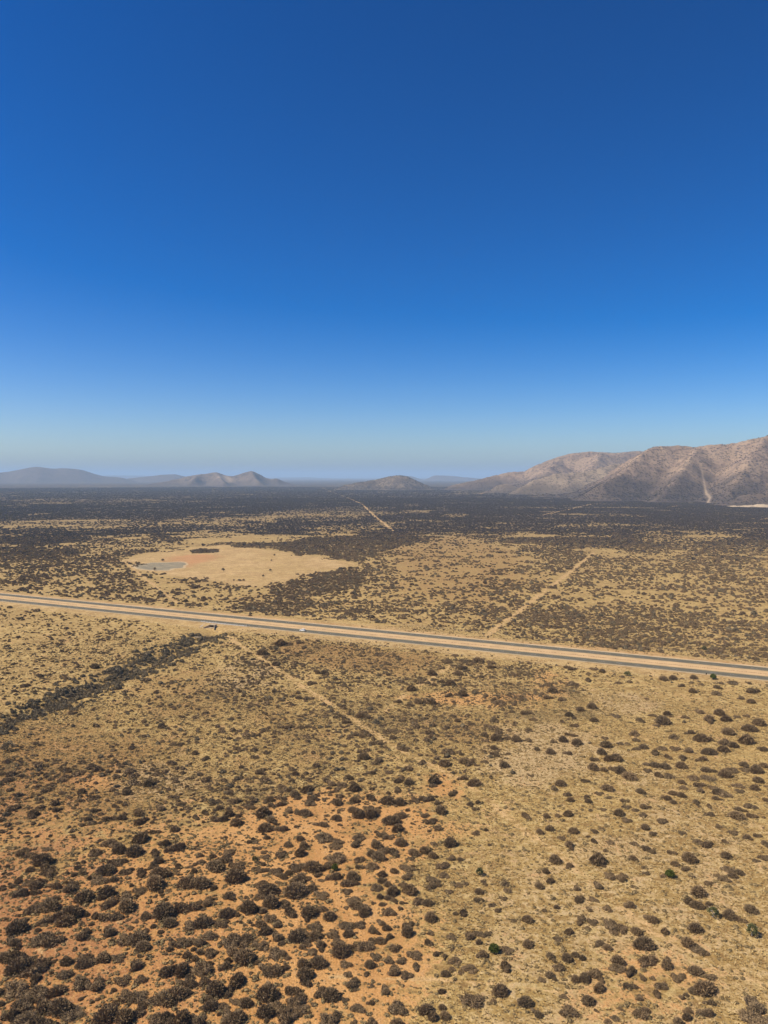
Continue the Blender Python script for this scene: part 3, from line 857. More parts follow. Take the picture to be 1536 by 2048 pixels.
T_BM = (512, 1648, """50,15,90 140,20,90 410,70,110 495,95,70 590,100,90 625,72,70 200,105,80 262,70,70 285,125,60 265,165,70 150,165,90 55,185,65 15,140,40
480,120,70 470,185,125 750,45,75 805,65,65 845,15,80 895,35,40 865,105,70 720,120,70 755,150,70 840,155,100 735,195,80 690,175,60 945,165,65 930,195,50
1015,150,65 1065,180,60 1065,105,45 1165,105,85 1110,235,80 1165,190,60 1225,205,35 1135,295,60 1065,320,75 1085,350,60 1045,360,60 910,250,80 900,295,85
620,210,60 625,245,60 690,245,80 830,275,50 755,295,55 755,335,50 720,375,75 790,360,45 815,395,85 250,240,120 350,245,120 415,240,80 370,295,55
465,310,100 575,305,90 575,345,100 545,395,70 590,445,110 650,500,70 650,525,80 590,480,80 265,325,110 120,270,90 145,300,80 25,270,60 25,360,70
75,385,110 30,420,80 240,395,140 330,380,60 395,410,110 85,470,100 160,475,70 25,515,70 220,520,100 320,520,100 300,550,90 390,500,60 445,550,75
360,605,100 25,600,60 85,555,80 120,590,80 55,640,70 115,670,90 240,675,95 285,640,70 350,660,80 300,690,80 385,725,90 465,645,95 490,690,90
555,650,60 575,720,80 655,705,110 510,755,110 535,825,75 120,755,120 50,725,70 60,840,130 150,850,130 290,830,80 375,825,95 300,880,100 310,925,90
90,960,150 60,1000,120 220,970,100 230,1040,110 270,1080,90 110,1080,100 60,1110,100 200,1120,120 390,990,100 445,1010,100 425,1165,100 490,1140,90
610,1085,90 680,1055,50 570,930,100 550,885,50 670,890,45 765,975,80 845,1075,130 535,1040,50 695,1170,80 845,1180,80 590,1175,50 815,860,100
800,800,70 865,800,70 905,890,85 970,845,65 685,835,60 720,780,75 845,725,90 955,765,100 1050,645,45 1045,695,65 1100,765,55 1130,790,45 1175,745,30
1170,660,70 1270,660,75 1330,640,55 1360,655,40 1395,640,50 1335,700,40 1345,765,85 1510,735,70 1510,840,90 1290,855,80 1200,810,70 1180,860,40
1140,890,50 1230,880,40 1300,1030,120 1470,990,95 1020,1105,80 1060,1145,60 1120,1090,45 1130,1140,60 1420,1050,40 1115,995,40 915,590,90 910,640,80
740,580,60 715,635,75 785,615,50 790,670,60 740,690,60 620,590,90 545,590,90 800,515,90 860,500,40 745,435,40 785,440,40 835,460,45 890,465,45
705,470,35 755,480,35 540,500,35 920,385,90 880,355,60 985,450,70 1035,465,60 1045,550,80 1155,390,55 1215,350,60 1255,350,35 1330,435,60
1255,520,65 1195,530,30 1485,428,50 1340,395,50 1460,500,50 1415,475,40 1375,340,50 1500,345,50 1510,380,50""")
T_BL = (0, 1648, """670,110,85 840,80,100 935,40,60 1050,140,110 980,110,80 565,170,70 710,155,80 300,265,120 255,215,100 180,185,70 700,220,100 640,270,100
760,275,80 930,220,90 940,170,80 810,165,100 1340,195,110 1290,240,110 1440,230,110 1420,310,120 1365,160,70 970,285,110 860,290,70 930,350,120
840,385,90 640,405,80 650,460,90 740,420,100 760,485,110 590,320,110 410,365,110 500,425,110 125,415,90 215,400,60 120,330,60 245,345,100 320,360,80
1120,340,110 1200,350,110 1130,480,130 1240,455,90 1380,430,100 1365,540,85 1335,590,85 1500,500,100 1150,590,110 1210,590,100 1250,660,80 1270,760,75
1130,785,70 1100,700,100 1170,700,100 990,520,130 880,530,90 630,535,100 700,545,90 440,520,120 320,560,110 390,570,100 200,500,110 260,490,100
300,480,100 240,680,120 320,680,120 100,620,110 490,650,100 750,680,110 830,680,110 860,730,80 1020,590,80 640,640,100 510,810,110 590,790,120
110,850,120 190,850,130 240,830,100 120,770,100 380,890,80 710,790,90 800,840,100 500,940,100 570,940,110 740,920,100 840,920,80 1030,860,110
1100,870,90 1110,930,110 1200,860,110 1220,930,80 1350,850,80 1420,920,100 1300,980,110 1360,980,100 1400,770,110 1470,790,120 1380,690,120 1450,700,110
760,1010,110 830,1010,100 930,1040,110 1000,1040,110 1040,1010,120 680,1065,60 630,1140,120 750,1140,110 830,1110,100 950,1150,110 1020,1150,110
1090,1160,110 1160,1170,110 1260,1085,80 1340,1080,70 1410,1050,60 1480,1060,70 1350,1130,100 1420,1140,100 210,1000,120 290,1000,130 290,1080,130
370,1080,130 90,980,130 140,1060,130 440,1100,120 180,1150,120 260,1160,120 30,800,80 50,1130,100 60,700,90 200,930,90""")
T_MR = (1024, 1250, """1325,345,55 1240,370,60 1415,345,40 1460,385,90 1235,405,60 1365,432,50 1435,458,45 1115,512,65 1040,548,55 1180,560,100 1285,562,60
1245,525,60 1350,545,45 1410,540,50 1480,585,70 930,530,50 845,535,55 775,570,65 905,575,90 865,602,45 740,650,65 745,685,60 625,537,75 490,570,50
410,508,50 475,490,60 340,540,45 310,580,45 130,560,60 105,630,50 80,520,70 25,690,60 375,600,60 340,655,50 380,665,45 250,700,55 390,710,65
310,693,60 230,770,55 330,775,55 565,720,70 555,678,50 690,712,45 745,742,50 790,735,50 895,740,55 980,735,70 1050,745,75 1055,640,65 1130,680,80
1195,685,55 1260,690,90 1300,640,80 1400,690,90 1430,620,80 1330,720,60 1265,745,65 1180,760,80 1125,800,70 1020,795,70 1010,845,60 1045,845,60
945,790,55 870,765,70 830,830,90 810,870,60 915,850,60 890,895,70 950,905,60 490,805,60 490,860,70 535,865,70 620,800,70 580,805,60 610,860,70
650,880,70 700,905,90 540,768,60 1190,865,90 1180,910,80 1275,897,70 1320,868,75 1395,835,80 1400,860,70 1465,870,70 1510,840,50 1480,930,60
1500,735,70 1090,920,60 1120,950,70 1025,945,60 1030,970,60 1120,985,60 1200,970,60 1230,1000,60 1270,1000,90 1240,1040,60 1360,955,80 1365,990,60
1455,980,50 1530,970,40 1530,1040,60 440,935,55 290,958,60 245,978,60 570,980,75 520,1010,55 330,1015,50 350,1050,45 440,1035,50 460,1060,40
575,1035,40 545,1105,45 775,1000,55 920,1028,70 965,1010,45 1020,1022,50 965,1068,35 680,1057,50 685,1090,55 735,1110,40 810,1090,70 640,1125,65
685,1165,65 780,1140,45 900,1168,75 1105,1065,60 1190,1088,45 1185,1130,60 1345,1140,90 1380,1110,60 1440,1140,60 1430,1080,80 95,1140,70
335,1130,55 280,1140,40 210,1145,45 150,750,40 115,910,35 975,670,60 650,710,50 490,255,60 540,275,40 240,393,60 300,440,70 225,430,70 430,390,35
635,345,40 465,325,60 360,340,90 330,245,55 368,258,55 1020,360,50 1085,395,45 910,320,50 965,315,50 1090,315,45""")
T_MM = (512, 1250, """440,945,80 305,980,85 235,1015,100 345,1025,70 330,1060,70 130,1070,80 85,1045,50 190,1100,75 40,1110,110 100,1165,100 290,1120,80
250,1115,60 485,1150,90 380,1180,90 595,1050,60 700,1030,80 790,1050,90 860,1060,70 620,1130,85 690,1130,85 670,1090,80 815,1160,100 860,1125,90 580,1105,60
490,1065,60 520,965,60 590,980,70 560,920,50 980,1035,80 1040,1040,85 1065,935,80 1060,960,50 1175,1000,80 1100,1065,50 1105,1105,80 1285,1075,55 1325,1100,50
1010,1130,60 1050,1165,80 1305,950,80 1230,920,65 1130,835,75 1245,825,65 980,785,40 900,745,60 800,880,60 690,890,60 710,830,50 915,950,60 850,940,50
1000,830,40 1415,920,40 1330,850,35 1150,750,55 1240,780,40 1450,780,60 1430,740,50 1490,850,60 1375,660,70 1440,680,70 1450,640,60 1435,570,60 1420,615,55
1520,630,40 1510,680,50 1290,590,50 1210,575,40 1470,460,80 1440,450,60 1240,410,65 1160,420,60 1320,405,40 975,460,60 925,475,60 1060,465,60 845,455,60
930,385,60 1250,205,80 1250,250,70 1190,240,40 1330,205,80 1420,240,80 1410,215,70 1140,215,60 1190,180,40 1215,290,60 1165,350,60 1115,340,40 1060,290,60
1000,340,50 375,280,60 410,290,50 335,345,70 240,305,40 130,230,70 145,110,70 190,112,60 40,165,70 625,550,60 665,550,60 520,490,45 510,550,40 820,665,70
885,735,70 700,705,60 740,710,50 650,795,70 590,655,60 635,660,60 550,585,60""")
T_ML = (0, 1250, """1400,1050,80 1490,1075,70 1300,1095,70 1240,1120,60 1330,1160,80 1420,1175,80 1370,1130,60 1440,1135,50 1280,1160,60 860,1165,90 700,1085,50
580,1110,60 830,1130,60 950,1090,80 660,1155,70 710,1155,70 350,1105,60 800,735,55 1040,710,60 1085,712,50 980,600,70 1420,735,40 660,880,50 890,950,70
1170,770,40 1240,800,60 1025,825,40 150,350,55 570,240,55 1385,560,50 1530,790,50 420,870,60 500,880,50 120,905,50 40,930,60 300,960,50 90,1090,50
200,1130,60 470,1050,50 760,1010,50""")
bushes = []
for ox, oy, txt in (T_BR, T_BM, T_BL, T_MR, T_MM, T_ML):
    for t in txt.split():
        a, b_, w = (float(q) for q in t.split(','))
        px, py, pw_ = ox + a / 3, oy + b_ / 3, w / 3
        base = G(px, py + pw_ * .24)
        slant = math.hypot(np.linalg.norm(base), CAM_H)
        wid = pw_ * slant / F_PX
        if ox == 0 and oy == 1648: wid *= 1.04
        bushes.append((wid * F_PX / slant, px, py, base[0], base[1], wid))
bushes.sort(reverse=True)
single, rest = bushes[:300], bushes[300:]

# the trees that stand out, with the names they go by in the labels
TREES = [  # px, py of the foot, crown width px, height px, kind, label, short name
    (986, 1902, 24, 19, 'dense', 'round dark green leafy tree with a black shadow, bottom centre right', 'round dark green tree'),
    (959, 1748, 17, 20, 'loose', 'loose olive-green tree on straw grass above the round dark green tree', 'loose olive-green tree'),
    (1340, 1751, 20, 17, 'dense', 'bright green shrubby tree beside two grey bushes in the lower right', 'bright green tree at lower right'),
    (1504, 1870, 24, 26, 'pale', 'small green tree with a forked white trunk near the right edge', 'forked white-trunked tree'),
    (1426, 1831, 24, 24, 'pale', 'drab olive tree with a bent pale trunk left of the forked white-trunked tree', 'bent pale-trunked tree'),
    (669, 1740, 14, 15, 'dense', 'tiny bright green tree on orange sand between grey bushes', 'tiny tree on orange sand'),
    (510, 1726, 14, 18, 'loose', 'small green tree squeezed between grey bushes at the lower left', 'small tree between bushes'),
    (603, 1818, 14, 18, 'dead', 'small bare leafless tree among grey bushes on orange soil', 'bare leafless tree'),
    (1426, 1360, 12, 11, 'dense', 'small green flat-topped tree just below the highway at the right', 'roadside green tree'),
    (1254, 1352, 13, 10, 'loose', 'olive-green shrubby tree on the straw verge below the highway', 'verge tree'),
    (1409, 1300, 11, 10, 'loose', 'olive-green tree among grey bushes just beyond the highway at the right', ''),
    (309, 1142, 7, 8, 'acacia', 'lone dark tree standing on the grey pan in the clearing', ''),
    (326, 1123, 8, 7, 'acacia', 'lone dark tree on the red soil behind the grey pan', ''),
    (447, 1143, 8, 8, 'acacia', 'lone dark tree near the middle of the bare clearing', ''),
    (540, 1143, 8, 8, 'acacia', 'largest dark tree in the right half of the bare clearing', ''),
    (526, 1154, 7, 7, 'acacia', 'dark tree near the lower edge of the bare clearing', ''),
    (549, 1113, 5, 6, 'acacia', 'small dark tree near the upper edge of the bare clearing', ''),
    (543, 1123, 5, 5, 'acacia', 'small dark tree right of centre in the upper clearing', ''),
    (15, 1503, 24, 26, 'grey', 'tall thin grey-brown tree at the left edge below the dry creek', ''),
]
def make_tree(px, py, wpx, hpx, kind, label, n_):
    b = G(px, py); z = float(height(b[0], b[1])); slant = math.hypot(np.linalg.norm(b), CAM_H)
    w = wpx * slant / F_PX; dep = math.atan(CAM_H / np.linalg.norm(b))
    h = max(hpx * slant / F_PX / math.cos(dep) * (0.78 if dep > .3 else 1.0), w * .7)
    root = link('tree', None, label=label, cat='tree', loc=(b[0], b[1], z), rotz=n_ * 1.3)
    g = random.Random(900 + n_)
    bark = M_PALEBARK if kind in ('pale',) else M_BARK
    mb = MB(); th = h * (.34 if kind not in ('pale', 'dead') else .45); tr = max(.09, w * .035)
    mb.tube((0, 0, -.2), (tr, 0, th * .6), tr * 1.2, tr, 8)
    tips = []
    for k in range(5 if kind != 'pale' else 3):
        a = k * 2.2 + g.random(); q_ = w * g.uniform(.18, .30)
        p1 = (tr + q_ * .5 * math.cos(a), q_ * .5 * math.sin(a), th * g.uniform(.85, 1.05))
        p2 = (q_ * math.cos(a) * 1.3, q_ * math.sin(a) * 1.3, h * g.uniform(.62, .85))
        mb.tube((tr, 0, th * .55), p1, tr * .8, tr * .6, 6); mb.tube(p1, p2, tr * .6, tr * .25, 6); tips.append(p2)
        if kind == 'dead':
            for j in range(4):
                c_ = (p2[0] + g.uniform(-.25, .25) * w, p2[1] + g.uniform(-.25, .25) * w, p2[2] + g.uniform(.05, .22) * h)
                mb.tube(p1 if j % 2 else p2, c_, tr * .3, tr * .1, 4)
    link('trunk', mb.mesh('trunk', bark, True), parent=root)
    mat = {'dense': M_GREEN, 'loose': M_DRAB, 'pale': M_DRAB, 'acacia': M_OLIVE, 'grey': M_OLIVE, 'dead': M_TWIG}[kind]
    if kind == 'dead':
        me = crown_mesh('crown', M_TWIG, 90, 500 + n_, flat=.5, core=False, length=.4, width=.02)
    elif kind == 'dense':
        me = crown_mesh('crown', mat, 1300, 500 + n_, flat=.52, lumps=7, ragged=.18, length=.16, width=.055, low=-.5, upright=0.1)
    else:
        me = crown_mesh('crown', mat, 700 if kind != 'acacia' else 500, 500 + n_, flat=.45, lumps=8, ragged=.34, length=.2, width=.055, core=kind == 'acacia', low=-.35, upright=.1)
    c = link('crown', me, parent=root)
    zz = (h - th * .75)
    c.scale = (w / 2, w / 2, zz / 1.05); c.location = (w * .04, 0, th * .75)
    return root
for n_, t in enumerate(TREES): make_tree(*t[:6], n_)

# each large bush on its own
def on_orange(x, y):
    return max(float(zone(np.array(x), np.array(y), p, s)) * v for p, s, v in ORANGE) > 0.35
used = {}
ONES = 'zero one two three four five six seven eight nine ten eleven twelve thirteen fourteen fifteen sixteen seventeen eighteen nineteen'.split()
TENS = '- - twenty thirty forty fifty sixty seventy eighty ninety'.split()
def spell(n):
    n = int(round(n))
    if n < 20: return ONES[max(n, 0)]
    if n > 99: return 'ninety-nine'
    return TENS[n // 10] + ('-' + ONES[n % 10] if n % 10 else '')
anch = [(t[0], t[1] - 8, t[6]) for t in TREES if t[6] and t[0] > 0]
near_lab = {}
for ax, ay, an in anch:
    for word, ok in (('just left of', lambda dx, dy: dx < 0 and abs(dy) < -dx * .8), ('just right of', lambda dx, dy: dx > 0 and abs(dy) < dx * .8),
                     ('just above', lambda dx, dy: dy < 0 and abs(dx) < -dy), ('just below', lambda dx, dy: dy > 0 and abs(dx) < dy)):
        c = sorted((math.hypot(b[1] - ax, b[2] - ay), i) for i, b in enumerate(single) if ok(b[1] - ax, b[2] - ay))
        for rank, (dist, i) in enumerate(c[:3]):
            if dist < (48, 80, 100)[rank] and i not in near_lab:
                near_lab[i] = f'{word} the {an}' if rank == 0 else f"{('second', 'third')[rank - 1]} nearest {word.replace('just ', '')} the {an}"
for i, (sz, px, py, x, y, wid) in enumerate(single):
    k = int(rng.integers(0, len(CROWN_KINDS)))
    soil = 'orange soil' if on_orange(x, y) else 'straw grass'
    if i in near_lab:
        lab = f'{CROWN_KINDS[k][0]} grey-brown thorn bush {near_lab[i]}'
    else:
        lab = f'{CROWN_KINDS[k][0]} grey thorn bush on {soil}, {spell(px / 15.36)} percent across, {spell(py / 20.48)} percent down'
        if lab in used:
            lab = lab.replace('grey thorn bush', 'grey thorn bush, larger one,' if used[lab] < wid else 'grey thorn bush, smaller one,')
    used[lab] = wid
    z = float(height(x, y))
    o = link('thorn_bush', None, label=lab, cat='bush', group='large thorn bushes of the foreground', loc=(x, y, z - .05), rotz=float(rng.uniform(0, 6.28)))
    s_ = wid * .54; e = float(rng.uniform(.80, 1.28)); hz = float(rng.uniform(.8, 1.1)) * s_ * (0.92 if wid > 6 else 1.05)
    c = link('crown', crown_me[k], parent=o); c.scale = (s_ * e, s_ / e, hz)
    c = link('stem', stem_me[i % 3], parent=o); c.scale = (s_, s_, s_)

# ------------------------------------------------------------------ everything smaller, as masses
def proto_collection(name, meshes):
    pc = bpy.data.collections.new(name)
    for i, me in enumerate(meshes):
        pc.objects.link(bpy.data.objects.new(f'{name}_{i:02d}', me))
    return pc

def scatter(name, pts, rot, scl, idx, pc, label, cat):
    me = bpy.data.meshes.new(name)
    n = len(pts)
    me.vertices.add(n); me.vertices.foreach_set('co', np.asarray(pts, np.float32).ravel())
    a = me.attributes.new('turn', 'FLOAT_VECTOR', 'POINT'); a.data.foreach_set('vector', np.asarray(rot, np.float32).ravel())
    a = me.attributes.new('size', 'FLOAT_VECTOR', 'POINT'); a.data.foreach_set('vector', np.asarray(scl, np.float32).ravel())
    a = me.attributes.new('pick', 'INT', 'POINT'); a.data.foreach_set('value', np.asarray(idx, np.int32))
    o = link(name, me, label=label, cat=cat, kind='stuff')
    ng = bpy.data.node_groups.new(name, 'GeometryNodeTree')
    ng.interface.new_socket('Geometry', in_out='INPUT', socket_type='NodeSocketGeometry')
    ng.interface.new_socket('Geometry', in_out='OUTPUT', socket_type='NodeSocketGeometry')
    N = ng.nodes.new; L = ng.links.new
    gi, go = N('NodeGroupInput'), N('NodeGroupOutput')
    ci = N('GeometryNodeCollectionInfo'); ci.inputs['Collection'].default_value = pc
    ci.inputs['Separate Children'].default_value = True; ci.inputs['Reset Children'].default_value = True
    iop = N('GeometryNodeInstanceOnPoints'); iop.inputs['Pick Instance'].default_value = True
    def na(nm, t):
        q = N('GeometryNodeInputNamedAttribute'); q.data_type = t; q.inputs['Name'].default_value = nm
        return q.outputs['Attribute']
    e2r = N('FunctionNodeEulerToRotation')
    L(gi.outputs[0], iop.inputs['Points']); L(ci.outputs[0], iop.inputs['Instance'])
    L(na('pick', 'INT'), iop.inputs['Instance Index'])
    L(na('turn', 'FLOAT_VECTOR'), e2r.inputs[0]); L(e2r.outputs[0], iop.inputs['Rotation'])
    L(na('size', 'FLOAT_VECTOR'), iop.inputs['Scale'])
    L(iop.outputs[0], go.inputs[0])
    md = o.modifiers.new('scatter', 'NODES'); md.node_group = ng
    return o

def fan(r0, r1, n, half=33.0):
    r = np.sqrt(rng.uniform(r0 * r0, r1 * r1, n)); a = np.radians(rng.uniform(-half, half, n))
    return r * np.sin(a), r * np.cos(a)

mid_me = [crown_mesh('mid_crown', M_TWIG, 260, 600 + k, length=.55, width=.075, lumps=6, ragged=.3, flat=.48) for k in range(4)]
mid_me += [crown_mesh('mid_crown', M_OLIVE, 260, 620 + k, length=.5, width=.08, lumps=6, ragged=.3, flat=.55) for k in range(2)]
dwarf_me = [crown_mesh('dwarf', M_BRUSH, 60, 640 + k, length=.7, width=.12, lumps=4, ragged=.3, flat=.42) for k in range(3)]
PC_BUSH = proto_collection('bush_kind', crown_me)
PC_MID = proto_collection('scrub_kind', mid_me)
PC_DWARF = proto_collection('dwarf_kind', dwarf_me)
PC_TUFT = proto_collection('tuft_kind', [tuft_mesh('tuft', M_TUFT, 660 + k) for k in range(4)])
far_me = [crown_mesh('far_crown', M_FARSCRUB, 46, 680 + k, length=.8, width=.20, lumps=4, ragged=.3, flat=.42) for k in range(3)]
PC_FAR = proto_collection('farscrub_kind', far_me)

def add_scatter(name, x, y, s, sz, idx, pc, label, cat, sink=.05, zz=None):
    z = (height(x, y) if zz is None else zz) - sink * s
    n = len(x)
    rot = np.stack([np.zeros(n), np.zeros(n), rng.uniform(0, 6.283, n)], -1)
    e = rng.uniform(.85, 1.18, n)
    scl = np.stack([s * e, s / e, sz], -1)
    return scatter(name, np.stack([x, y, z], -1), rot, scl, idx, pc, label, cat)

# the smaller traced bushes
rx = np.array([b[3] for b in rest]); ry = np.array([b[4] for b in rest]); rw = np.array([b[5] for b in rest]) * .59
add_scatter('thorn_scrub', rx, ry, rw, rw * rng.uniform(.85, 1.1, len(rx)), rng.integers(0, 6, len(rx)), PC_BUSH,
            'smaller grey-brown thorn bushes spread over the foreground', 'bushes')

# young bushes filling the thicket at the lower left
x, y = fan(165, 380, 18000)
th_ = np.maximum(zone(x, y, THICKET, 25) * .8, .45 * zone(x, y, GP([(-150, 1640), (200, 1580), (520, 1550), (900, 1550), (960, 1650), (600, 1750), (-150, 1800)]), 18))
near = np.min(np.hypot(x[:, None] - np.array([b[3] for b in bushes])[None], y[:, None] - np.array([b[4] for b in bushes])[None]), axis=1)
keep = (rng.random(len(x)) < th_ * .5) & (near > 1.0) & (fbm(x, y, 9, 2, 261) < .56)
x, y = x[keep], y[keep]; s = rng.gamma(3, .22, len(x)) + .35
add_scatter('young_thorn_bushes', x, y, s, s * rng.uniform(.7, 1.05, len(x)), rng.integers(0, 6, len(x)), PC_BUSH,
            'young thorn bushes filling the gaps of the lower left thicket', 'bushes')
print('thicket', len(x))

# scrub between the camera and about 1.9 km
def clump(x, y, a=16, b=5, seed=201):
    return 0.45 * fbm(x, y, a, 2, seed) + 0.55 * fbm(x, y, b, 2, seed + 5)
X, Y, S = [], [], []
x, y = fan(300, 800, 110000)
v = scrub(x, y); tz = zone(x, y, TRACED, 5)
keep = (clump(x, y) * .55 + rng.random(len(x)) * .45 < 0.14 + 0.50 * v) & (rng.random(len(x)) > tz * .93) & (rng.random(len(x)) < .82) & (np.abs(road_sd(x, y)[1]) > 25)
s_, d_ = road_sd(x, y)
size = np.where(d_ > 0, rng.gamma(3.5, .32, len(x)), rng.gamma(2.6, .28, len(x))) + .22
dc, _ = seg_dist(x, y, CREEK); size = np.where(dc < 22, size * 1.15 + .5, size)
X.append(x[keep]); Y.append(y[keep]); S.append(size[keep])
x, y = fan(800, 1900, 190000)
v = scrub(x, y)
keep = (clump(x, y, 40, 12) * .5 + rng.random(len(x)) * .5 < 0.08 + 0.62 * v) & (v > .04) & (rng.random(len(x)) < .75 * smooth(2000, 1250, np.hypot(x, y)))
size = rng.gamma(5, .33, len(x)) + .35
X.append(x[keep]); Y.append(y[keep]); S.append(size[keep])
X, Y, S = map(np.concatenate, (X, Y, S))
dc, _ = seg_dist(X, Y, CREEK)
pick = np.where((dc < 25) | (rng.random(len(X)) < .14), rng.integers(4, 6, len(X)), rng.integers(0, 4, len(X)))
add_scatter('savanna_scrub', X, Y, S, S * rng.uniform(.8, 1.15, len(X)), pick, PC_MID,
            'dry grey-brown scrub dotting the plain on both sides of the highway', 'scrub')
print('scrub', len(X))

# dark bush of the far plain
x, y = fan(1150, 1900, 70000, 32)
v = scrub(x, y)
keep = (rng.random(len(x)) < smooth(1150, 1800, np.hypot(x, y)) * .9) & (clump(x, y, 50, 14) * .5 + rng.random(len(x)) * .5 < 0.02 + 0.75 * v)
x0_, y0_ = x[keep], y[keep]; s0_ = rng.gamma(5, .36, len(x0_)) + .5
x, y = fan(1850, 4600, 150000, 31)
v = scrub(x, y)
keep = rng.random(len(x)) < v * 1.0 * smooth(-.1, .5, v + (clump(x, y, 120, 40) - .5) * .8)
s1 = np.concatenate([s0_, rng.uniform(2.2, 4.4, keep.sum())]); xa, ya = np.concatenate([x0_, x[keep]]), np.concatenate([y0_, y[keep]])
x, y = fan(4600, 9500, 90000, 30)
v = scrub(x, y)
keep = rng.random(len(x)) < v
s2 = rng.uniform(5, 10, keep.sum()); xb, yb = x[keep], y[keep]
X, Y, S = np.concatenate([xa, xb]), np.concatenate([ya, yb]), np.concatenate([s1, s2])
add_scatter('far_bush', X, Y, S, np.minimum(S, 4.5) * rng.uniform(.8, 1.2, len(X)), rng.integers(0, 3, len(X)), PC_FAR,
            'dark bush covering the far plain as far as the hills', 'bush')
print('far', len(X))

# scrub on the hillsides
HX, HY, HZ, HS = [], [], [], []
for (xs, ys, H), n, lo, hi in ((massif, 34000, 3.0, 6.5), (second, 12000, 4, 8), (spur, 7000, 3, 6), (knoll, 9000, 3.5, 7)):
    j = rng.integers(0, len(xs) - 1, n * 3); i = rng.integers(0, len(ys) - 1, n * 3)
    h = H[i, j]; x = xs[j]; y = ys[i]
    k = (h > 3) & (rng.random(len(h)) < .15 + .8 * (fbm(x, y, 120, 3, 301) - .25) + .7 * smooth(.30, .05, h / H.max()))
    if (xs, ys, H) == massif if False else H is massif[2]:
        dg, _ = seg_dist(x, y, np.array(gully_path)); k &= dg > 18
    x, y, h = x[k][:n], y[k][:n], h[k][:n]
    HX.append(x); HY.append(y); HZ.append(h); HS.append(rng.uniform(lo, hi, len(x)))
HX, HY, HZ, HS = map(np.concatenate, (HX, HY, HZ, HS))
add_scatter('hillside_scrub', HX, HY, HS, HS * .8, rng.integers(0, 3, len(HX)), PC_FAR,
            'dark scrub speckling the slopes of the brown hills', 'scrub', zz=HZ)

# dwarf shrubs and dry grass close to the camera
x, y = fan(165, 660, 190000)
v = scrub(x, y); th_ = zone(x, y, THICKET, 8); s_, d_ = road_sd(x, y)
keep = (clump(x, y, 9, 3, 221) * .5 + rng.random(len(x)) * .5 < .30 + .20 * th_ + .22 * v) & (np.abs(d_) > 24)
for kind, pts, w, st in TRACKS:
    dt, _ = seg_dist(x, y, pts); keep &= ~((dt < w * rng.uniform(.25, .75, len(x))) & (rng.random(len(x)) < st))
x, y = x[keep], y[keep]; s = rng.gamma(3, .13, len(x)) + .18
add_scatter('dwarf_shrubs', x, y, s, s * rng.uniform(.7, 1.2, len(x)), rng.integers(0, 3, len(x)), PC_DWARF,
            'low brown dwarf shrubs scattered between the thorn bushes', 'shrubs')
print('dwarf', len(x))
x, y = fan(165, 470, 150000)
org = np.zeros(len(x))
for p, so, val in ORANGE: org = np.maximum(org, val * zone(x, y, p, so))
keep = (clump(x, y, 14, 4, 241) * .6 + rng.random(len(x)) * .4 < .60 - .44 * org)
for kind, pts, w, st in TRACKS:
    dt, _ = seg_dist(x, y, pts); keep &= ~((dt < w * rng.uniform(.25, .75, len(x))) & (rng.random(len(x)) < st))
x, y = x[keep], y[keep]; s = rng.uniform(.25, .68, len(x))
add_scatter('dry_grass', x, y, s, s * rng.uniform(.7, 1.3, len(x)), rng.integers(0, 4, len(x)), PC_TUFT,
            'pale dry grass tufts covering the foreground', 'grass')
print('tufts', len(x))

# ------------------------------------------------------------------ culvert, guard rail, weir
M_CONC = plain_mat('concrete', (0.44, 0.345, 0.23), 0.85, 0.12, 0.8)
M_STEEL = plain_mat('galvanised_steel', (0.62, 0.61, 0.58), 0.5, 0.08, 2)
M_WHITE = plain_mat('white_post', (0.78, 0.76, 0.70), 0.6, 0.06, 2)
M_DARK = plain_mat('dark_sign', (0.045, 0.036, 0.026), 0.7, 0.2, 2)  # signs and gauge post, also the painted shade in the culvert
M_WOOD = plain_mat('post_wood', (0.16, 0.12, 0.085), 0.9, 0.2, 3)
RA = math.atan2(RU[1], RU[0])
cp = G(424, 1260.5, -2.4)
cs, cd = road_sd(cp[0], cp[1])
cz = float(height(cp[0], cp[1]))
cul = link('culvert', None, label='concrete box culvert with a dark mouth under the highway embankment', cat='culvert', loc=(cp[0], cp[1], cz - .1), rotz=RA)
W, Hh = 4.6, 2.1
link('deck_slab', MB().box((0, 1.4, Hh + .2), (W + 1.0, 3.4, .4)).mesh('deck_slab', M_CONC), parent=cul)
link('parapet', MB().box((0, -.45, Hh + .4), (W + 1.0, .3, .3)).mesh('parapet', M_CONC), parent=cul)
for e in (-1, 1):
    link('side_wall', MB().box((e * (W / 2 + .25), 1.45, Hh / 2), (.5, 3.2, Hh - .006)).mesh('side_wall', M_CONC), parent=cul)
    mb = MB(); x0, x1 = e * (W / 2 + .25), e * (W / 2 + 3.4)
    v = [(x0 - .2, -.2, -.6), (x1 - .2, -4.4, -.6), (x1 + .2, -4.4, -.6), (x0 + .2, -.2, -.6), (x0 - .2, -.2, Hh + .3), (x1 - .2, -4.4, .5), (x1 + .2, -4.4, .5), (x0 + .2, -.2, Hh + .3)]
    mb.v = v; mb.f = [(0, 1, 2, 3), (4, 7, 6, 5), (0, 4, 5, 1), (2, 6, 7, 3), (1, 5, 6, 2), (0, 3, 7, 4)]
    link('wing_wall', mb.mesh('wing_wall', M_CONC), parent=cul)
link('back_wall', MB().box((0, 3.2, Hh / 2), (W + .9, .3, Hh)).mesh('back_wall', M_DARK), parent=cul)  # added dark panel, stands in for the shade inside the culvert
link('apron', MB().box((0, 0.4, .02), (W - .01, 5.3, .3)).mesh('apron', M_CONC), parent=cul)
wp = G(393.5, 1275, -1.5); wz = float(height(wp[0], wp[1]))
wr = link('weir', None, label='short white concrete weir wall in the dry creek below the culvert', cat='weir', loc=(wp[0], wp[1], wz), rotz=RA + .15)
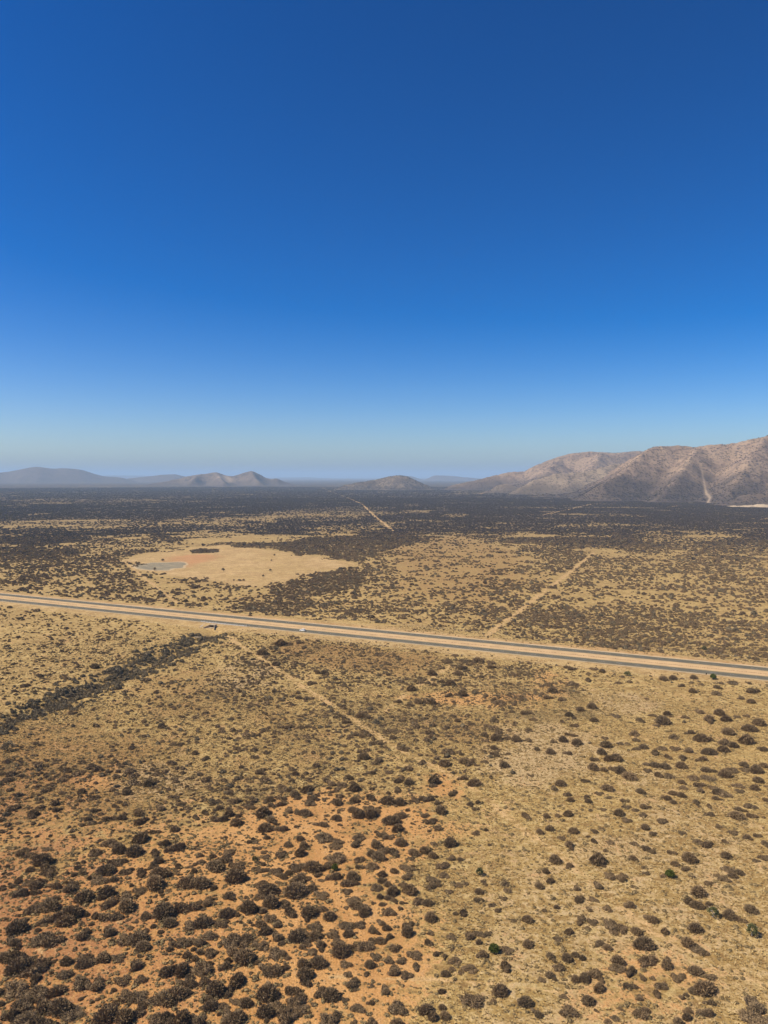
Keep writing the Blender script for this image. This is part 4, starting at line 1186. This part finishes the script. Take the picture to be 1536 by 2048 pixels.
link('wall', MB().box((0, 0, .4), (4.2, .5, 1.3)).mesh('wall', M_CONC), parent=wr)
link('wall', MB().box((2.4, 1.2, .3), (.5, 3.0, 1.0)).mesh('wall', M_CONC), parent=wr)
link('gauge_post', MB().tube((2.9, .3, -.3), (2.9, .3, 3.6), .12, .10).mesh('gauge_post', M_DARK), parent=wr)
ch0, ch1 = G(401, 1254), G(409, 1246.5, .9)
mb = MB(); v = []
for p, z in ((ch0, float(height(*ch0)) + .25), (ch1, ROAD_Z - .1)): v += [(p[0] - .9, p[1], z), (p[0] + .9, p[1], z), (p[0] + .9, p[1], z - 1), (p[0] - .9, p[1], z - 1)]
mb.v = v; mb.f = [(0, 1, 5, 4), (1, 2, 6, 5), (3, 0, 4, 7), (0, 3, 2, 1), (4, 5, 6, 7)]
link('drain_chute', mb.mesh('drain_chute', M_CONC), label='pale concrete drain chute down the embankment left of the culvert', cat='chute')

gd = -HALF - LANE_W / 2 - .9
g0 = float(road_sd(*G(398, 1245, 1))[0]); g1 = float(road_sd(*G(490, 1254, 1))[0])
gp = road_pt(g0, gd)
gr = link('guard_rail', None, label='low guard rail on white posts along the road above the culvert', cat='guard rail', loc=(gp[0], gp[1], ROAD_Z - .05), rotz=RA)
LG = g1 - g0
post_me = MB().box((0, 0, .42), (.22, .18, .95)).mesh('post', M_WHITE)
cap_me = MB().box((0, 0, .95), (.26, .22, .12)).mesh('post_cap', M_WHITE)
n_g = int(LG / 3.2)
for k in range(n_g + 1):
    p = link('post', post_me, parent=gr, loc=(k * LG / n_g, 0, 0))
mb = MB()
prof = [(-.02, .42), (.05, .50), (0, .57), (.05, .64), (-.02, .72)]
for k in range(4):
    (a0, z0), (a1, z1) = prof[k], prof[k + 1]
    i = len(mb.v); mb.v += [(0, -.13 - a0, z0), (LG, -.13 - a0, z0), (LG, -.13 - a1, z1), (0, -.13 - a1, z1)]; mb.f.append((i, i + 1, i + 2, i + 3))
link('rail', mb.mesh('rail', M_STEEL), parent=gr)

# ------------------------------------------------------------------ wire fences along the highway reserve
fpost = MB().tube((0, 0, -.3), (0, 0, 1.35), .075, .065, 6).mesh('post', M_WOOD)
for d, lab in ((-37.0, 'low wire fence on thin posts along the near side of the highway'), (47.0, 'low wire fence on thin posts along the far side of the highway')):
    a0 = SC - 640; b0 = road_pt(a0, d)
    fr = link('wire_fence', None, label=lab, cat='fence', loc=(b0[0], b0[1], 0), rotz=RA)
    mb = MB(); prev = None
    for k in range(200):
        q_ = road_pt(a0 + k * 6.4, d); z = float(height(q_[0], q_[1]))
        link('post', fpost, parent=fr, loc=(k * 6.4, 0, z))
        if prev is not None:
            for hgt in (.4, .8, 1.2): mb.tube((k * 6.4 - 6.4, 0, prev + hgt), (k * 6.4, 0, z + hgt), .008, .008, 3)
        prev = z
    link('wire', mb.mesh('wire', M_STEEL), parent=fr)

# ------------------------------------------------------------------ road signs
def sign(px, py, w, h, lift, label, rz):
    b = G(px, py, .6); z = float(height(b[0], b[1]))
    o = link('road_sign', None, label=label, cat='sign', loc=(b[0], b[1], z), rotz=rz)
    for e in (-.3, .3): link('post', MB().tube((e * w, .06, -.3), (e * w, .06, lift + h * .9), .06, .05).mesh('post', M_WOOD), parent=o)
    link('panel', MB().box((0, 0, lift + h / 2), (w, .05, h)).mesh('panel', M_DARK), parent=o)
sign(976, 1278, 1.1, 1.9, .7, 'small dark upright roadside sign where the straight track meets the highway', .25)
sign(1412.5, 1351, .7, 1.0, .5, 'tiny dark marker on the near verge left of the roadside green tree', .1)

# ------------------------------------------------------------------ the white car
M_CAR = plain_mat('white_car_paint', (0.80, 0.80, 0.77), 0.3, 0.02, 1)
M_GLASS = plain_mat('car_glass', (0.03, 0.035, 0.04), 0.08, 0.05, 1)
M_TYRE = plain_mat('tyre', (0.025, 0.025, 0.025), 0.9, 0.1, 5)
M_RIM = plain_mat('wheel_rim', (0.45, 0.45, 0.45), 0.35, 0.05, 5)
M_LAMP = plain_mat('head_lamp', (0.7, 0.7, 0.68), 0.15, 0.03, 5)
M_RED = plain_mat('tail_lamp', (0.35, 0.02, 0.015), 0.3, 0.1, 5)
kp = G(605, 1262.0, ROAD_Z)
ks, kd = road_sd(kp[0], kp[1]); kp = road_pt(ks, min(max(kd, -HALF - 2.4), -HALF + 2.4))
car = link('car', None, label='white estate car driving left on the near carriageway', cat='car', loc=(kp[0], kp[1], ROAD_Z + .03), rotz=RA + math.pi)
car.scale = (1.06, 1.06, 1.06)
body = [(-2.25, .38), (-2.3, .75), (-2.22, 1.02), (-1.0, 1.06), (.95, 1.04), (2.1, .90), (2.28, .70), (2.25, .36), (1.85, .30), (-1.85, .30)]
link('body', MB().prism(body, -.9, .9, (.75, .18)).mesh('body', M_CAR), parent=car)
cabin = [(-2.16, 1.02), (-2.02, 1.62), (-1.7, 1.72), (.1, 1.72), (.4, 1.64), (1.15, 1.03)]
link('cabin', MB().prism(cabin, -.80, .80, (1.05, .26)).mesh('cabin', M_CAR), parent=car)
def quad(name, pts, mat): return link(name, mesh_from(name, pts, [(0, 1, 2, 3)], (mat,)), parent=car)
def cy(z): return .80 * (1 - .26 * max(0, z - 1.05)) + .006
for e in (-1, 1):
    for x0, x1, x2, x3 in ((-1.98, -1.15, -1.15, -1.86), (-1.05, -.25, -.25, -1.05), (-.15, .82, .32, -.15)):
        quad('side_window', [(x0, e * cy(1.12), 1.12), (x1, e * cy(1.12), 1.12), (x2, e * cy(1.56), 1.56), (x3, e * cy(1.56), 1.56)], M_GLASS)
quad('windscreen', [(1.10, -.70, 1.085), (1.10, .70, 1.085), (.44, .60, 1.622), (.44, -.60, 1.622)], M_GLASS)
quad('rear_window', [(-2.165, -.66, 1.12), (-2.165, .66, 1.12), (-2.04, .58, 1.58), (-2.04, -.58, 1.58)], M_GLASS)
ty_me = MB().tube((0, -.12, 0), (0, .12, 0), .34, .34, 16).mesh('tyre', M_TYRE, False)
ri_me = MB().tube((0, -.125, 0), (0, .125, 0), .20, .20, 12).mesh('rim', M_RIM, False)
for wx in (-1.42, 1.42):
    for e in (-1, 1):
        wh = link('wheel', ty_me, parent=car, loc=(wx, e * .80, .34))
        link('rim', ri_me, parent=wh)
for e in (-1, 1):
    link('headlight', MB().box((2.2, e * .62, .78), (.1, .36, .14)).mesh('headlight', M_LAMP), parent=car)
    link('tail_light', MB().box((-2.27, e * .72, .9), (.06, .2, .24)).mesh('tail_light', M_RED), parent=car)
    link('mirror', MB().box((.85, e * .93, 1.08), (.14, .18, .13)).mesh('mirror', M_CAR), parent=car)

# ------------------------------------------------------------------ haze over the plain
hz = bpy.data.materials.new('haze'); hz.use_nodes = True
nt = hz.node_tree; nt.nodes.clear()
ho = nt.nodes.new('ShaderNodeOutputMaterial'); hv = nt.nodes.new('ShaderNodeVolumePrincipled')
hv.inputs['Color'].default_value = (*HAZE_COLOR, 1); hv.inputs['Density'].default_value = HAZE_DENSITY
hv.inputs['Anisotropy'].default_value = 0.0
nt.links.new(hv.outputs[0], ho.inputs['Volume'])
mb = MB().box((0, 0, 285), (196000, 196000, 590))
link('haze', mb.mesh('haze', hz), label='thin pale blue haze over the whole plain', cat='haze', kind='stuff')
